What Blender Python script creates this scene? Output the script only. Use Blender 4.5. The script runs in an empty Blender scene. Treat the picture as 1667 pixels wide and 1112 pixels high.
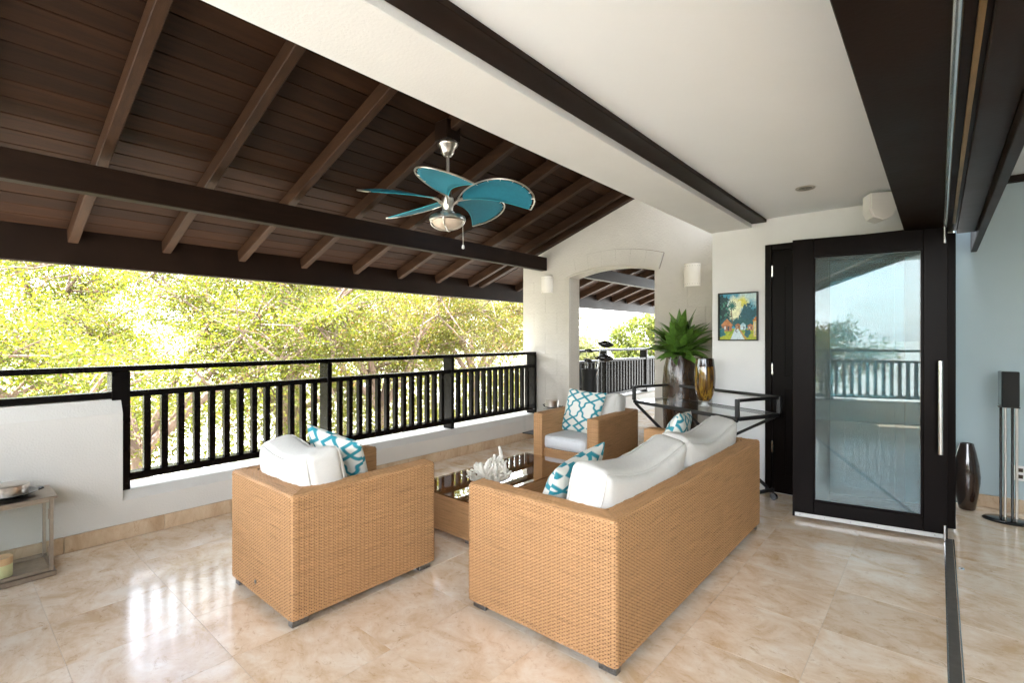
import bpy, bmesh, math, random
import numpy as np
from mathutils import Vector, Matrix, noise as mnoise

random.seed(7); rng = np.random.default_rng(11)
PI = math.pi
SC = bpy.context.scene
COL = SC.collection

# ------------------------------------------------------------------ camera
cam_d = bpy.data.cameras.new('camera'); cam = bpy.data.objects.new('camera', cam_d); COL.objects.link(cam)
cam.location = (0, 0, 1.40); cam.rotation_euler = (math.radians(90), 0, math.radians(40.68))
cam_d.sensor_width = 36; cam_d.lens = 808 / 1667 * 36; cam_d.shift_y = -6 / 1667
cam_d.clip_start = .02; cam_d.clip_end = 3000
SC.camera = cam

# ------------------------------------------------------------------ light
SUN_EL = math.radians(66); SUN_V = Vector((-.72, -.55)).normalized()
SUN_AZ = math.atan2(SUN_V.x, SUN_V.y)
world = bpy.data.worlds.new('World'); SC.world = world; world.use_nodes = True
nt = world.node_tree; nt.nodes.clear()
wo = nt.nodes.new('ShaderNodeOutputWorld'); bg = nt.nodes.new('ShaderNodeBackground')
sky = nt.nodes.new('ShaderNodeTexSky'); sky.sky_type = 'NISHITA'; sky.sun_disc = False
sky.sun_elevation = SUN_EL; sky.sun_rotation = SUN_AZ; sky.dust_density = 2.0; sky.air_density = 1.0
tc = nt.nodes.new('ShaderNodeTexCoord'); mp = nt.nodes.new('ShaderNodeMapping'); mp.inputs['Scale'].default_value = (1.6, 1.6, 4.0)
nz = nt.nodes.new('ShaderNodeTexNoise'); nz.inputs['Scale'].default_value = 1.5; nz.inputs['Detail'].default_value = 7; nz.inputs['Roughness'].default_value = .55
rp = nt.nodes.new('ShaderNodeValToRGB'); rp.color_ramp.elements[0].position = .36; rp.color_ramp.elements[1].position = .62
mxs = nt.nodes.new('ShaderNodeMixRGB'); mxs.inputs['Color2'].default_value = (7.6, 7.8, 8.0, 1)
nt.links.new(tc.outputs['Generated'], mp.inputs['Vector']); nt.links.new(mp.outputs['Vector'], nz.inputs['Vector'])
nt.links.new(nz.outputs['Fac'], rp.inputs['Fac']); nt.links.new(rp.outputs['Color'], mxs.inputs['Fac'])
nt.links.new(sky.outputs['Color'], mxs.inputs['Color1']); nt.links.new(mxs.outputs['Color'], bg.inputs['Color'])
nt.links.new(bg.outputs['Background'], wo.inputs['Surface'])
bg.inputs['Strength'].default_value = .15
sun_d = bpy.data.lights.new('sun', 'SUN'); sun = bpy.data.objects.new('sun', sun_d); COL.objects.link(sun)
sun_d.energy = 4.8; sun_d.angle = math.radians(.53); sun_d.color = (1, .975, .94)
sv = Vector((SUN_V.x * math.cos(SUN_EL), SUN_V.y * math.cos(SUN_EL), math.sin(SUN_EL)))
sun.rotation_euler = sv.to_track_quat('Z', 'Y').to_euler(); sun.location = (-8, -6, 20)
SC.view_settings.view_transform = 'Standard'; SC.view_settings.look = 'None'
SC.view_settings.exposure = 3.92; SC.view_settings.gamma = 1.0; SC.view_settings.use_curve_mapping = False
SC.render.engine = 'CYCLES'
cy = SC.cycles; cy.max_bounces = 10; cy.diffuse_bounces = 6; cy.glossy_bounces = 5; cy.transmission_bounces = 6; cy.transparent_max_bounces = 16
cy.use_denoising = True; cy.caustics_reflective = False; cy.caustics_refractive = False; cy.sample_clamp_indirect = 8
try: cy.denoiser = 'OPENIMAGEDENOISE'
except Exception: pass

# ------------------------------------------------------------------ materials
def newmat(name):
    m = bpy.data.materials.new(name); m.use_nodes = True
    return m, m.node_tree, m.node_tree.nodes['Principled BSDF']
def N(t, kind, **kw):
    n = t.nodes.new(kind)
    for k, v in kw.items():
        if k in n.inputs.keys(): n.inputs[k].default_value = v
        else: setattr(n, k, v)
    return n
def c4(c): return (c[0], c[1], c[2], 1)
def ramp(t, stops):
    r = t.nodes.new('ShaderNodeValToRGB'); e = r.color_ramp.elements
    while len(e) < len(stops): e.new(.5)
    for k, (p, c) in enumerate(stops): e[k].position = p; e[k].color = c4(c)
    return r
def mat(name, col, rough=.5, metal=0, var=0, scale=8, stretch=(1, 1, 1), bump=0, bscale=60, coord='Object', spec=.5, coat=0, rvar=0, isl=0):
    m, t, b = newmat(name)
    b.inputs['Base Color'].default_value = c4(col); b.inputs['Roughness'].default_value = rough; b.inputs['Metallic'].default_value = metal
    b.inputs['Specular IOR Level'].default_value = spec; b.inputs['Coat Weight'].default_value = coat; b.inputs['Coat Roughness'].default_value = .08
    tcn = N(t, 'ShaderNodeTexCoord'); mpn = N(t, 'ShaderNodeMapping'); mpn.inputs['Scale'].default_value = stretch
    t.links.new(tcn.outputs[coord], mpn.inputs['Vector'])
    if var or rvar:
        n = N(t, 'ShaderNodeTexNoise', Scale=scale, Detail=6, Roughness=.6); t.links.new(mpn.outputs['Vector'], n.inputs['Vector'])
        if var:
            r = ramp(t, [(.25, [x * (1 - var) for x in col]), (.75, [min(1, x * (1 + var)) for x in col])])
            t.links.new(n.outputs['Fac'], r.inputs['Fac']); out = r.outputs['Color']
            if isl:
                g = N(t, 'ShaderNodeNewGeometry'); mr = N(t, 'ShaderNodeMapRange'); mr.inputs['To Min'].default_value = 1 - isl; mr.inputs['To Max'].default_value = 1 + isl
                oi = N(t, 'ShaderNodeObjectInfo'); ad = N(t, 'ShaderNodeMath', operation='ADD'); fr = N(t, 'ShaderNodeMath', operation='FRACT')
                t.links.new(g.outputs['Random Per Island'], ad.inputs[0]); t.links.new(oi.outputs['Random'], ad.inputs[1]); t.links.new(ad.outputs[0], fr.inputs[0])
                t.links.new(fr.outputs[0], mr.inputs['Value'])
                mu = N(t, 'ShaderNodeMixRGB', blend_type='MULTIPLY'); mu.inputs['Fac'].default_value = 1
                t.links.new(out, mu.inputs['Color1']); t.links.new(mr.outputs['Result'], mu.inputs['Color2']); out = mu.outputs['Color']
            t.links.new(out, b.inputs['Base Color'])
        if rvar:
            mr2 = N(t, 'ShaderNodeMapRange'); mr2.inputs['To Min'].default_value = max(.02, rough - rvar); mr2.inputs['To Max'].default_value = rough + rvar
            t.links.new(n.outputs['Fac'], mr2.inputs['Value']); t.links.new(mr2.outputs['Result'], b.inputs['Roughness'])
    if bump:
        nb = N(t, 'ShaderNodeTexNoise', Scale=bscale, Detail=5); t.links.new(mpn.outputs['Vector'], nb.inputs['Vector'])
        bp = N(t, 'ShaderNodeBump', Strength=bump, Distance=.01); t.links.new(nb.outputs['Fac'], bp.inputs['Height']); t.links.new(bp.outputs['Normal'], b.inputs['Normal'])
    return m
def thin_glass(name, tint, rough=0.0, refl=1.0, ior=1.5):
    m, t, b = newmat(name); t.nodes.remove(b); o = t.nodes['Material Output']
    tr = N(t, 'ShaderNodeBsdfTransparent'); tr.inputs['Color'].default_value = c4(tint)
    gl = N(t, 'ShaderNodeBsdfGlossy'); gl.inputs['Roughness'].default_value = rough; gl.inputs['Color'].default_value = (.97, 1, .99, 1)
    fr = N(t, 'ShaderNodeFresnel', IOR=ior); ml = N(t, 'ShaderNodeMath', operation='MULTIPLY'); ml.inputs[1].default_value = refl; ml.use_clamp = True
    mx = N(t, 'ShaderNodeMixShader')
    ge = N(t, 'ShaderNodeNewGeometry'); sb = N(t, 'ShaderNodeMath', operation='SUBTRACT'); sb.inputs[0].default_value = 1; m2 = N(t, 'ShaderNodeMath', operation='MULTIPLY')
    t.links.new(ge.outputs['Backfacing'], sb.inputs[1]); t.links.new(sb.outputs[0], m2.inputs[1]); t.links.new(ml.outputs[0], m2.inputs[0])
    t.links.new(fr.outputs[0], ml.inputs[0]); t.links.new(m2.outputs[0], mx.inputs['Fac'])
    t.links.new(tr.outputs[0], mx.inputs[1]); t.links.new(gl.outputs[0], mx.inputs[2]); t.links.new(mx.outputs[0], o.inputs['Surface'])
    return m
def attr_mat(name, rough=.8, bump=.15, bscale=400, sheen=0):
    m, t, b = newmat(name); a = N(t, 'ShaderNodeAttribute', attribute_name='Col'); t.links.new(a.outputs['Color'], b.inputs['Base Color'])
    b.inputs['Roughness'].default_value = rough; b.inputs['Sheen Weight'].default_value = sheen
    tcn = N(t, 'ShaderNodeTexCoord'); nb = N(t, 'ShaderNodeTexNoise', Scale=bscale, Detail=3); bp = N(t, 'ShaderNodeBump', Strength=bump, Distance=.004)
    t.links.new(tcn.outputs['Object'], nb.inputs['Vector']); t.links.new(nb.outputs['Fac'], bp.inputs['Height']); t.links.new(bp.outputs['Normal'], b.inputs['Normal'])
    return m
def travertine(name, base, dark, light, rough=.13):
    m, t, b = newmat(name)
    tcn = N(t, 'ShaderNodeTexCoord'); oi = N(t, 'ShaderNodeObjectInfo')
    sc = N(t, 'ShaderNodeVectorMath', operation='SCALE'); sc.inputs['Scale'].default_value = 37
    cb = N(t, 'ShaderNodeCombineXYZ'); t.links.new(oi.outputs['Random'], cb.inputs[0]); t.links.new(oi.outputs['Random'], cb.inputs[1]); t.links.new(cb.outputs[0], sc.inputs[0])
    av = N(t, 'ShaderNodeVectorMath', operation='ADD'); t.links.new(tcn.outputs['Object'], av.inputs[0]); t.links.new(sc.outputs[0], av.inputs[1])
    mpn = N(t, 'ShaderNodeMapping'); mpn.inputs['Scale'].default_value = (1.5, 2.1, 1); mpn.inputs['Rotation'].default_value = (0, 0, .35); t.links.new(av.outputs[0], mpn.inputs['Vector'])
    n1 = N(t, 'ShaderNodeTexNoise', Scale=2.4, Detail=10, Roughness=.68, Distortion=.5); t.links.new(mpn.outputs[0], n1.inputs['Vector'])
    r1 = ramp(t, [(.34, dark), (.5, base), (.64, light)]); t.links.new(n1.outputs['Fac'], r1.inputs['Fac'])
    n2 = N(t, 'ShaderNodeTexNoise', Scale=9, Detail=12, Roughness=.85, Distortion=1.2); t.links.new(mpn.outputs[0], n2.inputs['Vector'])
    r2 = ramp(t, [(.33, (.42, .27, .16)), (.40, (.80, .70, .60)), (.46, (1, 1, 1)), (.62, (1.0, 1.0, 1.0)), (.70, (1.1, 1.1, 1.1))]); t.links.new(n2.outputs['Fac'], r2.inputs['Fac'])
    mu = N(t, 'ShaderNodeMixRGB', blend_type='MULTIPLY'); mu.inputs['Fac'].default_value = .72; t.links.new(r1.outputs['Color'], mu.inputs['Color1']); t.links.new(r2.outputs['Color'], mu.inputs['Color2'])
    mr = N(t, 'ShaderNodeMapRange'); mr.inputs['To Min'].default_value = .95; mr.inputs['To Max'].default_value = 1.04; t.links.new(oi.outputs['Random'], mr.inputs['Value'])
    m3 = N(t, 'ShaderNodeMixRGB', blend_type='MULTIPLY'); m3.inputs['Fac'].default_value = 1; t.links.new(mu.outputs['Color'], m3.inputs['Color1']); t.links.new(mr.outputs[0], m3.inputs['Color2'])
    t.links.new(m3.outputs['Color'], b.inputs['Base Color'])
    n3 = N(t, 'ShaderNodeTexNoise', Scale=9, Detail=6); t.links.new(mpn.outputs[0], n3.inputs['Vector'])
    mr3 = N(t, 'ShaderNodeMapRange'); mr3.inputs['To Min'].default_value = rough * .6; mr3.inputs['To Max'].default_value = rough * 1.7; t.links.new(n3.outputs['Fac'], mr3.inputs['Value']); t.links.new(mr3.outputs[0], b.inputs['Roughness'])
    bp = N(t, 'ShaderNodeBump', Strength=.06, Distance=.004); t.links.new(n2.outputs['Fac'], bp.inputs['Height']); t.links.new(bp.outputs['Normal'], b.inputs['Normal'])
    return m
def rattan(name, base):
    m, t, b = newmat(name); b.inputs['Roughness'].default_value = .6; b.inputs['Specular IOR Level'].default_value = .3
    uv = N(t, 'ShaderNodeTexCoord'); mpn = N(t, 'ShaderNodeMapping'); mpn.inputs['Scale'].default_value = (2.2, 60, 1); t.links.new(uv.outputs['UV'], mpn.inputs['Vector'])
    n = N(t, 'ShaderNodeTexNoise', Scale=2.2, Detail=4, Roughness=.6); t.links.new(mpn.outputs[0], n.inputs['Vector'])
    r = ramp(t, [(.25, [x * .5 for x in base]), (.42, [x * .88 for x in base]), (.55, base), (.78, [min(1, x * 1.25) for x in base])]); t.links.new(n.outputs['Fac'], r.inputs['Fac'])
    t.links.new(r.outputs['Color'], b.inputs['Base Color'])
    return m
def leafmat(name, c1, c2, c3, trans=.55):
    m, t, b = newmat(name); o = t.nodes['Material Output']
    g = N(t, 'ShaderNodeNewGeometry'); r = ramp(t, [(0, c1), (.6, c2), (.88, c2), (.97, c3)]); t.links.new(g.outputs['Random Per Island'], r.inputs['Fac'])
    t.links.new(r.outputs['Color'], b.inputs['Base Color']); b.inputs['Roughness'].default_value = .5
    tr = N(t, 'ShaderNodeBsdfTranslucent'); t.links.new(r.outputs['Color'], tr.inputs['Color'])
    mx = N(t, 'ShaderNodeMixShader'); mx.inputs['Fac'].default_value = trans
    t.links.new(b.outputs[0], mx.inputs[1]); t.links.new(tr.outputs[0], mx.inputs[2]); t.links.new(mx.outputs[0], o.inputs['Surface'])
    return m

M = {}
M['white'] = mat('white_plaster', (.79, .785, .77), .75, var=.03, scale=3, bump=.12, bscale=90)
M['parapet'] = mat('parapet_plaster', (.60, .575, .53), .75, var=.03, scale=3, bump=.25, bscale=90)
M['ceil'] = mat('ceiling_paint', (.85, .87, .885), .8, var=.015, scale=2, bump=.06, bscale=120)
M['inwall'] = mat('inner_wall_paint', (.42, .52, .555), .7, var=.02, scale=3, bump=.08, bscale=140)
M['stone'] = mat('painted_stone', (.55, .51, .45), .8, var=.04, scale=5, bump=.6, bscale=55)
M['dark'] = mat('dark_stained_wood', (.0125, .0060, .0034), .45, var=.35, scale=3, stretch=(1, 1, 1), bump=.05, bscale=60, rvar=.1, spec=.12)
M['door'] = mat('espresso_wood', (.0050, .0030, .0025), .34, var=.25, scale=5, stretch=(6, 6, .6), bump=.03, bscale=30, rvar=.05, spec=.07)
M['rail'] = mat('railing_paint', (.0040, .0029, .0025), .26, var=.3, scale=9, bump=.02, bscale=50, rvar=.05, spec=.10)
M['plank'] = mat('stained_roof_board', (.0230, .0096, .0043), .6, var=.45, scale=2.2, stretch=(9, 1, 9), bump=.12, bscale=22, isl=.3, rvar=.1, spec=.10)
M['rafter'] = mat('stained_rafter', (.034, .0160, .0080), .55, var=.45, scale=3, stretch=(1, 10, 6), bump=.12, bscale=25, isl=.18, rvar=.1, spec=.14)
M['beam'] = mat('stained_beam', (.0125, .0058, .0030), .5, var=.4, scale=3, stretch=(9, 1, 9), bump=.1, bscale=25, rvar=.1, spec=.1)
M['trav'] = travertine('polished_travertine', (.785, .625, .465), (.65, .45, .275), (.86, .755, .63))
M['skirt'] = travertine('travertine_skirting', (.52, .38, .25), (.40, .27, .16), (.60, .47, .33), .3)
M['grout'] = mat('grout', (.62, .52, .41), .7)
M['rattan'] = rattan('woven_rattan', (.485, .268, .124))
M['shaded_core'] = mat('shaded_core', (.030, .015, .007), .9)  # near black, so the shade inside the weave holes is put into the colour
M['metal'] = mat('brushed_nickel', (.62, .58, .53), .28, 1, var=.08, scale=30)
M['steel'] = mat('satin_steel', (.70, .70, .70), .25, 1)
M['trackgrey'] = mat('track_grey', (.085, .078, .068), .6, var=.2, scale=20)
M['strip'] = mat('weather_strip_metal', (.42, .41, .40), .42, 1)
M['foot'] = mat('foot_metal', (.25, .25, .26), .35, 1, var=.5, scale=90)
M['black'] = mat('black_iron', (.012, .011, .011), .4, var=.3, scale=40)
M['blackgloss'] = mat('black_gloss', (.008, .008, .008), .12, coat=.4)
M['cloth'] = mat('off_white_linen', (.70, .68, .64), .9, var=.05, scale=60, stretch=(1, 1, 6), bump=.25, bscale=260)
M['seatcloth'] = mat('pale_grey_linen', (.66, .67, .68), .9, var=.03, scale=60, bump=.2, bscale=260)
M['teal'] = mat('teal_canvas', (.014, .20, .285), .75, var=.08, scale=30, bump=.15, bscale=300)
M['bowl'] = mat('frosted_glass_bowl', (.70, .56, .44), .35, var=.05, scale=12)
M['sconce'] = mat('ceramic_sconce', (.80, .75, .67), .6, var=.02, scale=10)
M['hole'] = mat('hole_dark', (.06, .045, .03), .9)
M['glass'] = thin_glass('door_glass', (.74, .85, .87), 0, .95)
_t = M['glass'].node_tree; _o = _t.nodes['Material Output']; _src = _o.inputs['Surface'].links[0].from_socket
_df = N(_t, 'ShaderNodeBsdfDiffuse'); _df.inputs['Color'].default_value = (.78, .80, .77, 1); _mx = N(_t, 'ShaderNodeMixShader'); _mx.inputs['Fac'].default_value = .045
_t.links.new(_src, _mx.inputs[1]); _t.links.new(_df.outputs[0], _mx.inputs[2]); _t.links.new(_mx.outputs[0], _o.inputs['Surface'])
M['tableglass'] = thin_glass('smoked_table_glass', (.80, .71, .60), 0, 1.6)
M['clear'] = thin_glass('clear_glass', (.985, .99, .985), 0, .9)
M['coral'] = mat('bleached_coral', (.80, .76, .68), .85, var=.05, scale=60, bump=.5, bscale=150)
M['bronze'] = mat('bronze_glazed_pot', (.040, .019, .009), .2, .1, var=.5, scale=16, stretch=(1, 1, .35), bump=.6, bscale=38, coat=.35)
M['brownvase'] = mat('dark_brown_lacquer', (.022, .010, .006), .12, var=.5, scale=14, stretch=(1, 1, .3), bump=.25, bscale=30, coat=.6)
M['leaf_pot'] = mat('glossy_leaf', (.105, .21, .035), .34, var=.55, scale=20, stretch=(1, 1, 1), isl=.35)
M['wax'] = mat('candle_wax', (.72, .70, .36), .5, var=.05, scale=10)
M['wax2'] = mat('candle_label', (.72, .46, .24), .5)
M['pewter'] = mat('lantern_metal', (.42, .36, .30), .38, 1, var=.15, scale=25)
M['bark'] = mat('pale_bark', (.17, .115, .085), .9, var=.4, scale=9, stretch=(1, 1, .3), bump=.8, bscale=14)
M['leaf'] = leafmat('sunlit_leaf', (.074, .098, .005), (.125, .135, .006), (.17, .08, .03))
M['leafdry'] = leafmat('dry_leaf', (.075, .088, .006), (.122, .115, .008), (.20, .095, .035))
M['leaffar'] = leafmat('far_leaf', (.06, .085, .008), (.10, .115, .010), (.12, .11, .04))
M['leafpale'] = leafmat('pale_leaf', (.11, .125, .035), (.15, .155, .05), (.17, .14, .07))
M['ground'] = mat('dry_ground', (.40, .40, .375), .95, var=.4, scale=.25, coord='Object')
M['white_plastic'] = mat('white_plastic', (.78, .77, .75), .4)
M['grille'] = mat('speaker_grille', (.02, .02, .02), .7, bump=.6, bscale=700)
M['print'] = attr_mat('printed_cotton', .85, .2, 350)
M['paint'] = attr_mat('oil_paint', .45, .5, 160)
M['houseW'] = mat('house_render', (.62, .58, .5), .85, var=.05, scale=2)
M['houseR'] = mat('house_roof', (.30, .13, .08), .8, var=.25, scale=6)
M['soil'] = mat('potting_soil', (.03, .02, .012), .95, bump=.6, bscale=80)
# amber striped glass vase
def amber():
    m, t, b = newmat('amber_streaked_glass')
    tcn = N(t, 'ShaderNodeTexCoord'); mpn = N(t, 'ShaderNodeMapping'); mpn.inputs['Scale'].default_value = (26, 26, 1.5); t.links.new(tcn.outputs['Object'], mpn.inputs['Vector'])
    n = N(t, 'ShaderNodeTexNoise', Scale=1.6, Detail=4); t.links.new(mpn.outputs[0], n.inputs['Vector'])
    r = ramp(t, [(.36, (.012, .006, .003)), (.5, (.16, .07, .012)), (.62, (.42, .24, .03)), (.72, (.10, .05, .01))]); t.links.new(n.outputs['Fac'], r.inputs['Fac'])
    t.links.new(r.outputs['Color'], b.inputs['Base Color']); b.inputs['Roughness'].default_value = .06; b.inputs['Coat Weight'].default_value = .7
    b.inputs['Transmission Weight'].default_value = .25
    return m
M['amber'] = amber()

# ------------------------------------------------------------------ object helpers
def tag(o, label=None, cat=None, group=None, kind=None):
    if label: o['label'] = label
    if cat: o['category'] = cat
    if group: o['group'] = group
    if kind: o['kind'] = kind
    return o
def link(name, me, m=None, parent=None, loc=None, smooth=False):
    o = bpy.data.objects.new(name, me); COL.objects.link(o)
    if m is not None and not me.materials: me.materials.append(m)
    if parent is not None: o.parent = parent
    if loc is not None: o.location = loc
    if smooth:
        me.polygons.foreach_set('use_smooth', [True] * len(me.polygons))
    return o
def thing(name, label, cat, loc=(0, 0, 0), rz=0, group=None):
    o = bpy.data.objects.new(name, None); COL.objects.link(o); o.location = loc; o.rotation_euler = (0, 0, rz); o.empty_display_size = .1
    return tag(o, label, cat, group)
def structure(name, loc=(0, 0, 0)):
    o = bpy.data.objects.new(name, None); COL.objects.link(o); o.location = loc; o['kind'] = 'structure'; return o
class MB:
    def __init__(s): s.v = []; s.f = []
    def add(s, vs, fs):
        k = len(s.v); s.v += [tuple(x) for x in vs]; s.f += [tuple(i + k for i in f) for f in fs]; return s
    def box(s, x0, x1, y0, y1, z0, z1, c=0.0):
        if c <= 0:
            vs = [(x, y, z) for z in (z0, z1) for y in (y0, y1) for x in (x0, x1)]
            return s.add(vs, [(0, 2, 3, 1), (4, 5, 7, 6), (0, 1, 5, 4), (2, 6, 7, 3), (0, 4, 6, 2), (1, 3, 7, 5)])
        return s.obox(((x0 + x1) / 2, (y0 + y1) / 2, (z0 + z1) / 2), (1, 0, 0), (0, 1, 0), (0, 0, 1), x1 - x0, y1 - y0, z1 - z0, c)
    def obox(s, ctr, ax, ay, az, lx, ly, lz, c=0.0):
        ctr = Vector(ctr); ax, ay, az = Vector(ax).normalized(), Vector(ay).normalized(), Vector(az).normalized()
        if c <= 0:
            vs = [ctr + ax * sx * lx / 2 + ay * sy * ly / 2 + az * sz * lz / 2 for sz in (-1, 1) for sy in (-1, 1) for sx in (-1, 1)]
            return s.add(vs, [(0, 2, 3, 1), (4, 5, 7, 6), (0, 1, 5, 4), (2, 6, 7, 3), (0, 4, 6, 2), (1, 3, 7, 5)])
        bm = bmesh.new(); bmesh.ops.create_cube(bm, size=1)
        for v in bm.verts: v.co = Vector((v.co.x * lx, v.co.y * ly, v.co.z * lz))
        bmesh.ops.bevel(bm, geom=list(bm.edges), offset=c, segments=1, affect='EDGES', profile=.5)
        bm.verts.index_update()
        vs = [ctr + ax * v.co.x + ay * v.co.y + az * v.co.z for v in bm.verts]; fs = [tuple(v.index for v in f.verts) for f in bm.faces]
        bm.free(); return s.add(vs, fs)
    def bar(s, p, q, w, d, up=(0, 0, 1), c=0.0):
        p, q = Vector(p), Vector(q); az = (q - p).normalized(); ax = Vector(up).cross(az)
        if ax.length < 1e-4: ax = Vector((1, 0, 0))
        ax.normalize(); ay = az.cross(ax)
        return s.obox((p + q) / 2, ax, ay, az, w, d, (q - p).length, c)
    def tube(s, pts, r, n=8, cap=True):
        pts = [Vector(p) for p in pts]; rs = r if isinstance(r, (list, tuple)) else [r] * len(pts)
        rings = []; prev = None
        for i, p in enumerate(pts):
            a = pts[max(0, i - 1)]; b = pts[min(len(pts) - 1, i + 1)]; d = (b - a).normalized()
            if prev is None:
                u = d.orthogonal().normalized()
            else:
                u = (prev - d * prev.dot(d)); u = u.normalized() if u.length > 1e-6 else d.orthogonal().normalized()
            prev = u; w = d.cross(u)
            rings.append([p + (u * math.cos(2 * PI * k / n) + w * math.sin(2 * PI * k / n)) * rs[i] for k in range(n)])
        vs = [v for ri in rings for v in ri]; fs = []
        for i in range(len(pts) - 1):
            for k in range(n):
                k2 = (k + 1) % n; fs.append((i * n + k, i * n + k2, (i + 1) * n + k2, (i + 1) * n + k))
        if cap: fs.append(tuple(range(n - 1, -1, -1))); fs.append(tuple((len(pts) - 1) * n + k for k in range(n)))
        return s.add(vs, fs)
    def lathe(s, prof, n=32, ctr=(0, 0, 0), cap=True):
        vs = []; fs = []
        for (r, z) in prof:
            for k in range(n):
                a = 2 * PI * k / n; vs.append((ctr[0] + r * math.cos(a), ctr[1] + r * math.sin(a), ctr[2] + z))
        for i in range(len(prof) - 1):
            for k in range(n):
                k2 = (k + 1) % n; fs.append((i * n + k, i * n + k2, (i + 1) * n + k2, (i + 1) * n + k))
        if cap: fs.append(tuple(range(n - 1, -1, -1))); fs.append(tuple((len(prof) - 1) * n + k for k in range(n)))
        return s.add(vs, fs)
    def prism(s, poly, y0, y1):      # polygon in x,z extruded along y
        n = len(poly); vs = [(x, y0, z) for x, z in poly] + [(x, y1, z) for x, z in poly]
        fs = [tuple(range(n)), tuple(range(2 * n - 1, n - 1, -1))] + [(i, n + i, n + (i + 1) % n, (i + 1) % n) for i in range(n)]
        return s.add(vs, fs)
    def mesh(s, name):
        me = bpy.data.meshes.new(name); me.from_pydata(s.v, [], s.f); me.update()
        bm = bmesh.new(); bm.from_mesh(me); bmesh.ops.recalc_face_normals(bm, faces=bm.faces); bm.to_mesh(me); bm.free(); return me
    def build(s, name, m, parent=None, smooth=False, loc=None):
        me = s.mesh(name); o = link(name, me, m, parent, loc)
        if smooth:
            me.polygons.foreach_set('use_smooth', [True] * len(me.polygons))
            try: me.set_sharp_from_angle(angle=math.radians(40))
            except Exception: pass
        return o
def npmesh(name, V, F, uv=None, smooth=True, col=None):
    V = np.asarray(V, dtype=np.float32); F = np.asarray(F, dtype=np.int32); k = F.shape[1]
    me = bpy.data.meshes.new(name); me.vertices.add(len(V)); me.vertices.foreach_set('co', V.ravel())
    me.loops.add(F.size); me.loops.foreach_set('vertex_index', F.ravel())
    me.polygons.add(len(F)); me.polygons.foreach_set('loop_start', np.arange(0, F.size, k, dtype=np.int32))
    try: me.polygons.foreach_set('loop_total', np.full(len(F), k, dtype=np.int32))
    except Exception: pass
    me.update(calc_edges=True)
    if smooth: me.polygons.foreach_set('use_smooth', np.ones(len(F), dtype=bool))
    if uv is not None:
        l = me.uv_layers.new(name='UVMap'); l.data.foreach_set('uv', np.asarray(uv, dtype=np.float32)[F.ravel()].ravel())
    if col is not None:
        a = me.color_attributes.new('Col', 'FLOAT_COLOR', 'POINT'); c = np.ones((len(V), 4), dtype=np.float32); c[:, :3] = col; a.data.foreach_set('color', c.ravel())
    return me
def copy_tree(o, parent=None):
    c = o.copy(); COL.objects.link(c)
    if parent is not None: c.parent = parent
    for ch in list(o.children): copy_tree(ch, c)
    return c
def place(o, loc, rz=None):
    o.location = loc
    if rz is not None: o.rotation_euler = (0, 0, rz)
    return o

YA, YP = 5.65, 4.95                     # arch wall and painting wall
XW = -4.30                              # face of the terrace parapet
def roof_z(x): return 4.258 + .358 * x  # underside of the roof boards

# ================================================================== SETTING
# ground far below
gm = MB().add([(-900, -900, -4.2), (900, -900, -4.2), (900, 900, -4.2), (-900, 900, -4.2)], [(0, 1, 2, 3)]).build('ground', M['ground']); gm['kind'] = 'structure'

# floor of polished tiles
fl = structure('floor')
MB().box(-4.62, 3.6, -1.32, 5.95, -.30, -.0017).build('floor_slab', M['grout'], fl)
X0, DX, Y0, DY = -.43, .4775, .366, .4842
tile_cache = {}
def floor_tile(x0, x1, y0, y1):
    g = .0008; key = (round(x1 - x0, 3), round(y1 - y0, 3))
    if key not in tile_cache:
        w, d = (x1 - x0) / 2 - g, (y1 - y0) / 2 - g
        tile_cache[key] = MB().box(-w, w, -d, d, -.0016, 0, .0006).mesh('floor_tile'); tile_cache[key].materials.append(M['trav'])
    o = link('floor_tile', tile_cache[key], None, fl, ((x0 + x1) / 2, (y0 + y1) / 2, random.uniform(-.0004, .0004)))
xs = [X0 + DX * k for k in range(-9, 9)]; ys = [Y0 + DY * k for k in range(-3, 12)]
xs = [-4.28] + [x for x in xs if x > -4.2] ; ys = [-1.0] + [y for y in ys if y > -.95 and y < 5.6] + [5.648]
TRK = (.030, .078)                       # floor track channel
for i in range(len(xs) - 1):
    for j in range(len(ys) - 1):
        a, b = xs[i], xs[i + 1]
        if a > 1.0: continue
        if ys[j] > YP - .1 and a > -1.7 and b < .0: continue
        if a < TRK[0] < b and ys[j] < 4.60:
            floor_tile(a, TRK[0], ys[j], ys[j + 1]); floor_tile(TRK[1], b, ys[j], ys[j + 1])
        else: floor_tile(a, b, ys[j], ys[j + 1])
MB().box(.98, 3.55, -1.0, 5.648, -.0016, -.0005).build('floor_field', M['trav'], fl)
MB().box(-4.28, -1.70, 5.656, 11.0, -.3, -.002).build('floor_field', M['trav'], fl)
MB().box(TRK[0] + .004, TRK[1] - .004, -1.0, 4.6, -.0015, .0004).build('track_channel', M['trackgrey'], fl)
for xx in TRK: MB().box(xx - .002, xx + .004, -1.0, 4.6, -.0014, .0012).build('track_edge', M['steel'], fl)

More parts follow.
